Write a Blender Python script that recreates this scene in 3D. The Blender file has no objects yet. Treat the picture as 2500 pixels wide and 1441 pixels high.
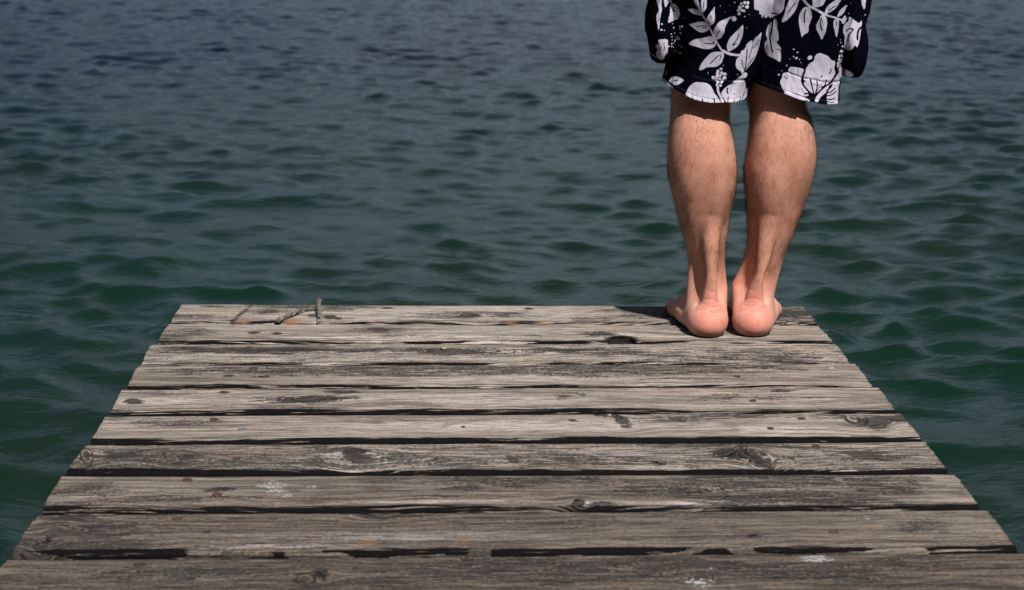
import bpy, math, numpy as np
from mathutils import Vector, Matrix
R = math.radians
rng = np.random.default_rng(7)
scene = bpy.context.scene
COL = scene.collection
# ------------------------------------------------------------------ camera
cam_d = bpy.data.cameras.new('camera'); cam = bpy.data.objects.new('camera', cam_d); COL.objects.link(cam)
YAW, PIT, ROL = .036413, .218655, .007985
fw = Vector((math.sin(YAW)*math.cos(PIT), math.cos(YAW)*math.cos(PIT), -math.sin(PIT)))
rt = Vector((math.cos(YAW), -math.sin(YAW), 0)); up = rt.cross(fw)
r2 = rt*math.cos(ROL)+up*math.sin(ROL); u2 = -rt*math.sin(ROL)+up*math.cos(ROL)
m = Matrix((r2, u2, -fw)).transposed().to_4x4(); m.translation = (-.0793, -3.1009, .71)
cam.matrix_world = m
cam_d.sensor_width = 36; cam_d.lens = 4214/2500*36
cam_d.clip_start = .05; cam_d.clip_end = 3000
cam_d.dof.use_dof = True; cam_d.dof.focus_distance = 2.72; cam_d.dof.aperture_fstop = 10.0
scene.camera = cam
# ------------------------------------------------------------------ light
SUN_EL, SUN_AZ = R(54), R(162)            # azimuth clockwise from +Y: behind the camera, to the right
ADDED_CLOUD = 6.6
world = bpy.data.worlds.new('World'); scene.world = world; world.use_nodes = True
wn = world.node_tree; bg = wn.nodes['Background']
sky = wn.nodes.new('ShaderNodeTexSky'); sky.sky_type = 'NISHITA'; sky.sun_disc = False
sky.sun_elevation = SUN_EL; sky.sun_rotation = SUN_AZ; sky.dust_density = 2.5; sky.air_density = 1.0
bg.inputs[1].default_value = .05
def wnode(typ, **k):
    n = wn.nodes.new(typ)
    for a, b in k.items(): setattr(n, a, b)
    return n
def wmath(op, a, b=None):
    n = wnode('ShaderNodeMath', operation=op)
    for s, v in ((0, a), (1, b)):
        if v is None: continue
        if hasattr(v, 'is_output'): wn.links.new(v, n.inputs[s])
        else: n.inputs[s].default_value = v
    return n.outputs[0]
def wrng(v, a, b, c=0., d=1.):
    n = wnode('ShaderNodeMapRange', interpolation_type='SMOOTHSTEP'); wn.links.new(v, n.inputs[0])
    for i, q in enumerate((a, b, c, d)): n.inputs[i+1].default_value = q
    return n.outputs[0]
# added cloud bank ahead, kept narrow to darken side reflections; clear deep sky elsewhere
tcw = wnode('ShaderNodeTexCoord'); sep = wnode('ShaderNodeSeparateXYZ'); wn.links.new(tcw.outputs['Generated'], sep.inputs[0])
azi = wmath('ARCTAN2', sep.outputs[0], sep.outputs[1])
wa = wmath('MULTIPLY', wrng(azi, -.36, .06), wrng(azi, .52, .10))
we = wmath('MULTIPLY', wrng(sep.outputs[2], .0, .30, .14, 1), wrng(sep.outputs[2], .82, .35))
cn = wnode('ShaderNodeTexNoise'); wn.links.new(tcw.outputs['Generated'], cn.inputs['Vector']); cn.inputs['Scale'].default_value = 3.2; cn.inputs['Detail'].default_value = 6
cl = wmath('MULTIPLY', wmath('MULTIPLY', wa, we), wrng(cn.outputs['Fac'], .30, .62, .45, 1))
cm = wnode('ShaderNodeMix', data_type='RGBA'); wn.links.new(cl, cm.inputs[0]); wn.links.new(sky.outputs[0], cm.inputs[6]); cm.inputs[7].default_value = (ADDED_CLOUD*.78, ADDED_CLOUD*.96, ADDED_CLOUD*1.12, 1)
wn.links.new(cm.outputs[2], bg.inputs[0])
sd = bpy.data.lights.new('sun', 'SUN'); sd.energy = 5.0; sd.angle = R(.55); sd.color = (1, .95, .885)
so = bpy.data.objects.new('sun', sd); COL.objects.link(so)
sv = Vector((math.sin(SUN_AZ)*math.cos(SUN_EL), math.cos(SUN_AZ)*math.cos(SUN_EL), math.sin(SUN_EL)))
so.rotation_euler = sv.to_track_quat('Z', 'Y').to_euler(); so.location = sv*20
vs = scene.view_settings; vs.view_transform = 'Standard'; vs.look = 'None'; vs.exposure = .2; vs.gamma = 1
# ------------------------------------------------------------------ measured data (metres)
BOARDS=[[[-0.5746,0.0173],[-0.571,-0.1163],[0.5729,-0.0038],[0.5729,-0.1217]],[[-0.5726,-0.138],[-0.5707,-0.2623],[0.5708,-0.1529],[0.5709,-0.2634]],[[-0.5786,-0.2848],[-0.5744,-0.4029],[0.5728,-0.2834],[0.5675,-0.4087]],[[-0.5757,-0.4183],[-0.5723,-0.5403],[0.5751,-0.4191],[0.5715,-0.5431]],[[-0.5749,-0.5634],[-0.5712,-0.6797],[0.5783,-0.5573],[0.5732,-0.6805]],[[-0.5738,-0.7026],[-0.5714,-0.8187],[0.5768,-0.6996],[0.574,-0.8183]],[[-0.5752,-0.841],[-0.575,-0.9517],[0.5752,-0.8392],[0.571,-0.9594]],[[-0.5773,-0.9749],[-0.5739,-1.0903],[0.576,-0.9797],[0.5714,-1.1019]],[[-0.5753,-1.1181],[-0.5735,-1.2391],[0.576,-1.1168],[0.571,-1.2424]],[[-0.5738,-1.2657],[-0.5792,-1.394],[0.576,-1.2595],[0.573,-1.3901]]]
FEAT=[[0,'s',0.4335,-0.0172,0.2281,0.0303,0.75,0.16],[0,'s',0.5391,-0.0605,0.0826,0.0525,0.95,-0.04],[0,'s',0.2197,-0.037,0.0676,0.0232,0.55,0.09],[0,'s',-0.2952,-0.0884,0.0124,0.016,2.2,-0.07],[0,'s',-0.2793,-0.098,0.0066,0.0095,2,-0.06],[0,'s',-0.0426,-0.0792,0.0221,0.0161,1.6,0.01],[0,'s',-0.3254,-0.0755,0.0103,0.0129,1.6,-0.08],[0,'s',-0.4553,-0.0592,0.0073,0.0974,0.75,0.15],[0,'s',-0.4092,-0.0429,0.0517,0.0394,0.6,-0.1],[0,'s',0.063,-0.0236,0.0105,0.0083,1.8,0.04],[0,'s',-0.1955,-0.0167,0.0105,0.0084,1.8,-0.04],[0,'s',-0.5142,-0.003,0.0373,0.0134,0.7,-0.13],[0,'r',-0.4479,-0.1103,0.013,0.0157,1,-0.12],[0,'r',-0.3586,-0.1136,0.0188,0.0188,1,-0.09],[0,'r',0.0881,-0.1176,0.0161,0.0094,0.7,0.05],[0,'r',0.0297,-0.1175,0.0131,0.0094,0.7,0.03],[0,'b',-0.0794,-0.0433,0.3135,0.0658,0.5,-0.0],[1,'s',-0.5222,-0.2045,0.063,0.0354,0.6,-0.15],[1,'s',-0.2,-0.1876,0.0638,0.027,0.75,-0.04],[1,'s',0.1748,-0.2154,0.039,0.0177,1.0,-0.04],[1,'s',-0.4168,-0.2078,0.0098,0.0089,1.6,-0.11],[1,'s',-0.3742,-0.2138,0.0098,0.0088,1.6,-0.1],[1,'b',-0.1492,-0.2378,0.2309,0.0073,1.4,-0.02],[1,'b',0.3423,-0.2365,0.1131,0.0073,1.2,0.14],[1,'k',0.2099,-0.2564,0.0266,0.0259,1,0.1],[1,'s',0.3789,-0.18,0.1009,0.0303,0.45,0.15],[1,'b',0.0273,-0.1882,0.1998,0.024,0.5,0.03],[2,'s',-0.3835,-0.3269,0.2228,0.0273,0.95,-0.1],[2,'s',-0.0726,-0.3337,0.1016,0.03,1.0,0.0],[2,'s',0.1107,-0.3318,0.1362,0.0246,0.75,0.06],[2,'s',0.3964,-0.3385,0.1711,0.0328,0.55,0.16],[2,'s',-0.5208,-0.3072,0.0609,0.0165,0.8,-0.15],[2,'b',-0.2121,-0.3865,0.3992,0.0105,0.9,-0.05],[2,'b',0.3206,-0.3918,0.2013,0.0105,0.8,0.14],[2,'w',-0.3768,-0.3593,0.008,0.008,1.2,-0.1],[2,'w',-0.2764,-0.2943,0.0068,0.0084,1,-0.07],[3,'s',-0.4664,-0.4566,0.1286,0.0348,0.55,-0.14],[3,'s',-0.3725,-0.494,0.0191,0.0073,1,-0.11],[3,'s',-0.1441,-0.4585,0.1945,0.0249,0.3,-0.02],[3,'b',0.017,-0.4841,0.1934,0.0393,0.6,0.03],[3,'s',0.3298,-0.5104,0.1931,0.0145,0.4,0.15],[3,'s',-0.4239,-0.4888,0.0089,0.0073,1.6,-0.12],[3,'w',0.5309,-0.4446,0.0046,0.0076,2.5,0.22],[3,'w',-0.4025,-0.4816,0.0019,0.0049,1.5,-0.12],[4,'s',-0.2862,-0.6217,0.0729,0.0243,1.0,0.61],[4,'s',-0.2342,-0.5772,0.0371,0.016,0.9,0.49],[4,'s',-0.5441,-0.6329,0.0168,0.0153,1.2,-0.18],[4,'s',-0.5096,-0.5866,0.0673,0.0203,0.5,-0.16],[4,'s',-0.4208,-0.5827,0.0086,0.0068,1.6,-0.13],[4,'k',0.1152,-0.5956,0.0074,0.0091,1,-0.2],[4,'s',0.0896,-0.6089,0.0172,0.0224,0.6,0.34],[4,'s',0.3636,-0.6154,0.1238,0.0269,0.5,0.17],[4,'s',0.4226,-0.5818,0.0188,0.0069,1.2,0.19],[4,'b',-0.0184,-0.6237,0.1835,0.031,0.6,0.02],[4,'b',0.3137,-0.6591,0.1826,0.0087,0.7,0.15],[5,'k',0.1499,-0.7066,0.0077,0.0166,1,-0.05],[5,'s',0.1657,-0.7335,0.0118,0.0346,1.15,-0.13],[5,'s',0.137,-0.7044,0.0119,0.0104,0.9,0.08],[5,'k',0.2522,-0.7342,0.0077,0.0082,1,-0.01],[5,'s',0.2444,-0.726,0.013,0.0082,1.0,0.13],[5,'k',0.5,-0.7323,0.0113,0.0225,1.2,-0.06],[5,'s',0.5255,-0.7549,0.0235,0.0302,1.2,-0.05],[5,'s',0.5597,-0.7245,0.0477,0.0289,0.9,-0.04],[5,'s',0.4795,-0.7093,0.0299,0.0083,0.95,0.22],[5,'s',-0.474,-0.736,0.0868,0.0322,0.55,-0.16],[5,'s',-0.1379,-0.7288,0.0409,0.0061,0.4,-0.02],[5,'s',-0.0615,-0.7636,0.0029,0.0059,1.5,0.01],[5,'b',0.0074,-0.7603,0.2906,0.0318,0.8,0.03],[5,'b',0.3819,-0.7835,0.087,0.0275,0.9,0.19],[5,'s',0.0965,-0.7308,0.0082,0.0061,1,0.07],[6,'s',-0.5138,-0.8956,0.0595,0.0389,0.9,-0.18],[6,'k',-0.5613,-0.8951,0.0086,0.0424,1.3,-0.26],[6,'k',-0.4481,-0.9016,0.0119,0.0352,1.1,-0.43],[6,'s',-0.4233,-0.9054,0.0216,0.021,0.8,-0.15],[6,'s',-0.205,-0.8936,0.0229,0.0462,1.15,-0.33],[6,'s',-0.2508,-0.8625,0.0497,0.0255,0.6,-0.07],[6,'b',-0.1333,-0.9259,0.0863,0.0173,0.9,-0.02],[6,'b',-0.1659,-0.9169,0.0054,0.0384,1.5,-0.41],[6,'k',-0.1048,-0.9175,0.0027,0.0157,0.8,0.14],[6,'s',-0.0995,-0.9088,0.0043,0.0176,0.9,-0.01],[6,'s',0.0047,-0.9187,0.0087,0.0227,0.95,-0.34],[6,'s',0.0702,-0.9141,0.0261,0.0228,0.95,-0.49],[6,'s',0.1967,-0.9295,0.0109,0.0139,1,-0.35],[6,'s',0.301,-0.8899,0.0388,0.0323,1.1,-0.15],[6,'s',0.3287,-0.9222,0.0142,0.028,1.2,-0.14],[6,'k',0.329,-0.9045,0.0066,0.0533,1.3,-0.23],[6,'s',0.4806,-0.9061,0.0719,0.032,0.75,0.24],[6,'b',0.2436,-0.9438,0.1353,0.0086,0.9,0.14],[6,'b',0.1403,-0.8936,0.0661,0.0214,0.6,0.09],[6,'s',-0.3633,-0.8884,0.109,0.0356,0.45,-0.12],[7,'f',-0.5133,-1.0364,0.0763,0.05,1,-0.2],[7,'w',-0.3002,-1.0312,0.0215,0.0378,1.0,-0.2],[7,'w',-0.3169,-1.0183,0.0093,0.008,1.3,-0.11],[7,'w',-0.2826,-1.0547,0.0081,0.0077,1.3,-0.09],[7,'w',-0.2523,-1.0207,0.0103,0.0095,0.8,-0.08],[7,'s',-0.3665,-1.032,0.0256,0.0126,0.9,-0.13],[7,'s',0.0965,-0.9958,0.0289,0.0114,0.95,0.4],[7,'s',-0.0639,-1.0261,0.0362,0.0127,0.75,0.33],[7,'s',-0.0997,-1.0601,0.0458,0.0108,0.5,-0.01],[7,'s',0.0113,-1.0238,0.0363,0.008,0.7,0.04],[7,'s',0.078,-1.0851,0.0081,0.0166,1.3,0.07],[7,'s',0.1069,-1.09,0.0161,0.012,1.1,0.09],[7,'k',0.2559,-1.0347,0.0068,0.0095,1.1,0.15],[7,'s',0.24,-1.044,0.0181,0.0078,1,0.48],[7,'s',0.4644,-1.0404,0.0834,0.0348,0.6,0.25],[7,'b',-0.0794,-1.0786,0.1516,0.0061,0.9,-0.0],[7,'b',0.234,-1.0856,0.1015,0.0076,0.9,0.14],[7,'w',0.0882,-1.0837,0.0035,0.006,1.5,0.08],[8,'k',-0.1584,-1.1191,0.0222,0.0175,1.3,-0.04],[8,'s',-0.178,-1.1232,0.0099,0.0174,1.1,-0.22],[8,'s',-0.1287,-1.1253,0.0247,0.0116,0.8,-0.02],[8,'s',-0.497,-1.1684,0.0717,0.0414,0.75,-0.2],[8,'s',-0.5244,-1.1288,0.0536,0.0172,0.9,-0.21],[8,'s',-0.5425,-1.195,0.0042,0.035,1.5,-0.08],[8,'s',0.2747,-1.2036,0.012,0.0095,0.8,0.17],[8,'s',0.0665,-1.1621,0.1219,0.0196,0.4,0.07],[8,'r',-0.1735,-1.2214,0.0122,0.0066,1,-0.05],[8,'r',-0.0642,-1.2123,0.0057,0.012,0.9,0.01],[8,'s',-0.4061,-1.1697,0.0959,0.0138,0.5,-0.16],[8,'b',-0.1269,-1.2007,0.1906,0.0189,0.5,-0.02],[8,'s',0.4787,-1.1816,0.0537,0.0361,0.5,0.27],[8,'b',-0.3129,-1.2312,0.2101,0.0065,0.7,-0.12],[9,'k',-0.2372,-1.3313,0.0107,0.0153,1.3,-0.08],[9,'s',-0.2207,-1.3138,0.0112,0.0192,1.1,-0.07],[9,'k',-0.0609,-1.2681,0.0069,0.0114,1.3,0.01],[9,'s',-0.0579,-1.2919,0.0055,0.0062,1,0.01],[9,'k',0.1945,-1.3344,0.0126,0.0166,1.5,0.14],[9,'w',0.1924,-1.3497,0.0205,0.0187,1.1,0.14],[9,'w',0.2098,-1.3045,0.0046,0.0073,1.2,0.15],[9,'w',0.3299,-1.2751,0.0232,0.0151,1.5,-0.16],[9,'s',-0.3929,-1.3112,0.17,0.0312,0.55,-0.16],[9,'s',0.0242,-1.3175,0.1354,0.0361,0.55,0.05],[9,'s',-0.1457,-1.3444,0.0885,0.0233,0.5,-0.03],[9,'w',-0.3709,-1.3091,0.0063,0.006,0.8,-0.15],[9,'w',-0.3219,-1.2904,0.0063,0.0061,0.7,-0.12],[9,'s',-0.364,-1.3259,0.0098,0.0071,1.2,-0.15],[9,'s',-0.4241,-1.2852,0.0081,0.0062,1.2,-0.17],[9,'s',0.371,-1.3383,0.0113,0.0059,1.3,0.23],[9,'w',0.1834,-1.3437,0.0063,0.0059,1.5,0.14],[9,'s',0.4241,-1.299,0.0921,0.0247,0.45,0.26]]
SCREWS=[[2,-0.4136,-0.3104,0],[3,-0.3909,-0.4421,0],[3,-0.3661,-0.494,0],[5,-0.4164,-0.7264,0],[5,-0.3701,-0.7746,1],[6,-0.4194,-0.8645,1],[6,-0.3626,-0.9078,0],[7,-0.4146,-0.9931,0],[7,-0.3692,-1.0506,0],[8,-0.4049,-1.1375,0],[8,-0.3635,-1.1839,2],[2,0.37,-0.3761,2],[3,0.4224,-0.4491,0],[3,0.3703,-0.4985,2],[4,0.4226,-0.5818,0],[4,0.3713,-0.6355,2],[5,0.4257,-0.7296,0],[5,0.3719,-0.7775,2],[6,0.419,-0.8619,0],[6,0.3748,-0.9156,2],[7,0.4193,-1.0011,1],[7,0.4398,-1.0448,2],[8,0.4212,-1.1455,1],[8,0.3708,-1.194,0],[9,0.4213,-1.2827,0],[9,0.371,-1.3383,2],[9,-0.4241,-1.2852,2],[4,-0.4208,-0.5827,2],[1,-0.4168,-0.2078,2],[0,0.063,-0.0236,2]]
PRINT=[[[0.3056,0.5566],[0.3095,0.5577],[0.3161,0.5578],[0.3237,0.5549],[0.3276,0.5493],[0.3281,0.5475],[0.323,0.5479],[0.3144,0.5506],[0.3087,0.5538]],[[0.3258,0.5761],[0.3333,0.5761],[0.334,0.5614],[0.3312,0.5549],[0.328,0.5516],[0.3259,0.5595]],[[0.3142,0.5732],[0.3198,0.5733],[0.3235,0.5622],[0.3256,0.5539],[0.3217,0.5595],[0.3168,0.5659]],[[0.3474,0.5619],[0.348,0.5522],[0.3487,0.5421],[0.3469,0.5356],[0.3432,0.5314],[0.34,0.5309],[0.3365,0.5364],[0.3355,0.5429],[0.3389,0.5494],[0.3438,0.5568]],[[0.3103,0.5321],[0.3177,0.5349],[0.3243,0.5368],[0.3327,0.5371],[0.3365,0.5346],[0.341,0.5281],[0.3402,0.5244],[0.3351,0.5206],[0.3276,0.5199],[0.3209,0.5234],[0.3151,0.528]],[[0.3757,0.5461],[0.3712,0.5385],[0.3669,0.5282],[0.3653,0.5208],[0.3618,0.5124],[0.3562,0.5089],[0.3519,0.51],[0.3489,0.5161],[0.3484,0.5235],[0.3517,0.5319],[0.3571,0.5384],[0.3664,0.5422]],[[0.3961,0.5329],[0.3973,0.5266],[0.397,0.5154],[0.3941,0.5052],[0.3897,0.4977],[0.3823,0.4916],[0.3758,0.4892],[0.3733,0.4929],[0.3726,0.5004],[0.376,0.5106],[0.3832,0.5191],[0.3905,0.5265]],[[0.312,0.4993],[0.3158,0.5047],[0.3214,0.508],[0.3307,0.5099],[0.3373,0.5118],[0.3438,0.5137],[0.3505,0.511],[0.354,0.504],[0.3528,0.4975],[0.3473,0.4933],[0.3379,0.4923],[0.3265,0.495]],[[0.3303,0.4581],[0.3321,0.4656],[0.3384,0.4759],[0.3466,0.4853],[0.3541,0.4882],[0.3626,0.4882],[0.3674,0.4864],[0.3681,0.4789],[0.3651,0.4704],[0.3596,0.4648],[0.3521,0.4629],[0.3436,0.4624],[0.3371,0.4591],[0.3329,0.457]],[[0.4309,0.5193],[0.4295,0.5063],[0.4285,0.4941],[0.4244,0.4801],[0.419,0.4707],[0.4099,0.4604],[0.4045,0.4547],[0.4018,0.45],[0.3997,0.4547],[0.3929,0.4593],[0.3894,0.4659],[0.3904,0.4762],[0.3959,0.4818],[0.3966,0.4884],[0.403,0.4931],[0.4056,0.5006],[0.4139,0.5071],[0.4159,0.5025],[0.4194,0.5109],[0.4249,0.5146]],[[0.4064,0.4538],[0.4113,0.45],[0.4086,0.4444],[0.4021,0.4406],[0.3966,0.4367],[0.3862,0.4358],[0.3935,0.4434],[0.4009,0.449]],[[0.4131,0.5895],[0.4366,0.5897],[0.4375,0.5657],[0.4347,0.5546],[0.4321,0.5481],[0.4296,0.5434],[0.4269,0.549],[0.4235,0.5499],[0.4224,0.5554],[0.4167,0.5573],[0.4132,0.5609]],[[0.2808,0.5601],[0.2821,0.5648],[0.2859,0.5648],[0.2916,0.5602],[0.2951,0.5519],[0.2953,0.5454],[0.2913,0.5389],[0.2829,0.5352],[0.2781,0.5342],[0.2798,0.5472],[0.2806,0.5537]],[[0.27,0.5794],[0.2845,0.5795],[0.2821,0.5657],[0.2802,0.5666],[0.2765,0.5647],[0.2729,0.5582],[0.2709,0.5647]],[[0.2592,0.5793],[0.2658,0.5794],[0.2662,0.5628],[0.267,0.5527],[0.2644,0.5425],[0.2631,0.5203],[0.2605,0.5304],[0.2583,0.5425],[0.2609,0.5517],[0.2607,0.5609]],[[0.2377,0.5792],[0.2476,0.5793],[0.2475,0.5618],[0.2382,0.5594]],[[0.2631,0.5054],[0.2762,0.5064],[0.2783,0.4999],[0.2782,0.485],[0.2751,0.4794],[0.2715,0.4728],[0.2648,0.4746],[0.2618,0.4812],[0.2626,0.4886],[0.2601,0.4933],[0.2614,0.4979],[0.2637,0.4989]],[[0.2425,0.5396],[0.2457,0.5396],[0.2464,0.5313],[0.2459,0.5127],[0.2441,0.5127],[0.2431,0.5313]],[[0.2798,0.436],[0.2804,0.4464],[0.2864,0.4534],[0.2858,0.443],[0.2825,0.4351]],[[0.2869,0.4343],[0.2928,0.4421],[0.2998,0.443],[0.3078,0.4387],[0.3018,0.4326],[0.2949,0.4294],[0.2896,0.4317]],[[0.2755,0.4334],[0.2825,0.4351],[0.2861,0.4308],[0.2934,0.4221],[0.2828,0.4247]],[[0.3112,0.4126],[0.3143,0.4257],[0.3211,0.4344],[0.328,0.4371],[0.3438,0.4354],[0.351,0.4293],[0.3567,0.4189],[0.364,0.4102],[0.367,0.398],[0.3468,0.3979],[0.3291,0.4022]],[[0.3598,0.4308],[0.3633,0.4303],[0.3644,0.4224],[0.371,0.4102],[0.3759,0.3962],[0.3706,0.3962],[0.3657,0.412],[0.361,0.4207]],[[0.3681,0.4189],[0.3722,0.4259],[0.3808,0.433],[0.3912,0.4347],[0.4051,0.44],[0.4097,0.4331],[0.4109,0.4244],[0.4153,0.4261],[0.4149,0.4122],[0.3995,0.3998],[0.382,0.3963],[0.3774,0.4033],[0.3728,0.4102]],[[0.436,0.5837],[0.4614,0.5838],[0.4635,0.5639],[0.4619,0.5552],[0.4565,0.5489],[0.4479,0.5419],[0.4439,0.5451],[0.4337,0.5456]],[[0.4532,0.5414],[0.4564,0.5351],[0.4568,0.5263],[0.459,0.5188],[0.4595,0.5075],[0.4571,0.5031],[0.4632,0.4949],[0.4641,0.4886],[0.4641,0.4716],[0.4557,0.476],[0.4465,0.4803],[0.4423,0.4898],[0.4412,0.5011],[0.4442,0.5062],[0.4419,0.5162],[0.4428,0.525],[0.4481,0.5351]],[[0.4845,0.579],[0.4737,0.5789],[0.4668,0.5614],[0.4653,0.5514],[0.4625,0.5414],[0.4627,0.537],[0.4671,0.5383],[0.4744,0.5465],[0.4804,0.5553],[0.4838,0.5653]],[[0.5072,0.5816],[0.5263,0.5817],[0.5244,0.568],[0.517,0.563],[0.5081,0.5623],[0.5067,0.5642]],[[0.4954,0.5622],[0.5031,0.5604],[0.5067,0.5517],[0.5076,0.5442],[0.5044,0.5316],[0.5042,0.5216],[0.4986,0.5178],[0.4949,0.5137],[0.4921,0.5215],[0.4882,0.5365],[0.4874,0.5466],[0.4905,0.5566]],[[0.5214,0.5493],[0.5291,0.5474],[0.5332,0.5381],[0.5327,0.5255],[0.5306,0.5167],[0.5273,0.5098],[0.5215,0.5192],[0.5167,0.5267],[0.5157,0.5354],[0.5192,0.543]],[[0.5556,0.5794],[0.537,0.5693],[0.5297,0.5618],[0.5277,0.5518],[0.534,0.5531],[0.5427,0.5581],[0.5487,0.5644]],[[0.5652,0.5658],[0.5554,0.5582],[0.5519,0.5519],[0.5509,0.5463],[0.5584,0.5495],[0.5632,0.5558]],[[0.5497,0.5438],[0.5536,0.5419],[0.555,0.5344],[0.5556,0.5219],[0.5538,0.513],[0.5495,0.5218],[0.5451,0.5344],[0.546,0.5406]],[[0.5648,0.5483],[0.5683,0.5433],[0.5667,0.537],[0.5629,0.5345],[0.5596,0.5382],[0.5612,0.5445]],[[0.5645,0.5282],[0.5668,0.5345],[0.573,0.5383],[0.5739,0.5458],[0.5843,0.5408],[0.5936,0.5346],[0.5985,0.5384],[0.5984,0.5284],[0.5963,0.507],[0.5931,0.4956],[0.5891,0.4981],[0.5843,0.4905],[0.5793,0.4892],[0.574,0.493],[0.5724,0.4993],[0.5697,0.5144],[0.5656,0.5194]],[[0.5051,0.4585],[0.5098,0.4686],[0.5172,0.4737],[0.5194,0.4826],[0.5256,0.4867],[0.5321,0.4852],[0.5412,0.4814],[0.5479,0.4751],[0.5558,0.4714],[0.555,0.4612],[0.5579,0.4549],[0.5569,0.4485],[0.5472,0.4371],[0.5397,0.4319],[0.5241,0.4344],[0.5059,0.4407],[0.503,0.4483]],[[0.4685,0.4443],[0.4695,0.452],[0.477,0.4545],[0.478,0.4609],[0.4831,0.4637],[0.4998,0.461],[0.5025,0.4584],[0.5002,0.4521],[0.4995,0.4407],[0.5038,0.4305],[0.5145,0.4203],[0.507,0.4152],[0.4888,0.4202],[0.4746,0.4214],[0.4662,0.4367]],[[0.5059,0.4394],[0.5242,0.4331],[0.5372,0.4306],[0.5324,0.423],[0.5223,0.4191],[0.5117,0.4254],[0.5049,0.433]],[[0.524,0.4089],[0.5275,0.4166],[0.5374,0.4268],[0.5474,0.4332],[0.544,0.423],[0.5341,0.414],[0.5293,0.4063],[0.5255,0.4057]],[[0.5703,0.4626],[0.5669,0.4537],[0.5586,0.4396],[0.5474,0.432],[0.5535,0.4384],[0.5619,0.4511],[0.5653,0.4613]],[[0.5686,0.4588],[0.5722,0.4512],[0.5717,0.4359],[0.5695,0.427],[0.5689,0.4142],[0.5671,0.3975],[0.5516,0.3975],[0.5462,0.4039],[0.5444,0.4141],[0.5466,0.423],[0.5537,0.4345],[0.5622,0.446]],[[0.4733,0.4214],[0.4888,0.419],[0.5045,0.4139],[0.5151,0.4076],[0.5023,0.4062],[0.4866,0.4113],[0.4761,0.4151]],[[0.5684,0.4626],[0.573,0.4601],[0.5809,0.4563],[0.5916,0.4493],[0.5881,0.4423],[0.5778,0.4423],[0.5686,0.4461]],[[0.5964,0.5797],[0.6027,0.5797],[0.6026,0.5572],[0.5971,0.566]]]
PRINT_W=[[[[0.3196,0.565],[0.3276,0.5503],[0.3404,0.5309],[0.3505,0.5114],[0.3634,0.4919],[0.3673,0.4892]],0.00126],[[[0.3663,0.4901],[0.3788,0.4845],[0.3959,0.4823]],0.00194],[[[0.491,0.5753],[0.5003,0.5648],[0.5107,0.5598],[0.5251,0.5518]],0.00184],[[[0.5251,0.5512],[0.5471,0.545],[0.5614,0.5401]],0.00144],[[[0.2457,0.4867],[0.2505,0.483],[0.26,0.4765],[0.2715,0.4719]],0.00038]]
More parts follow.
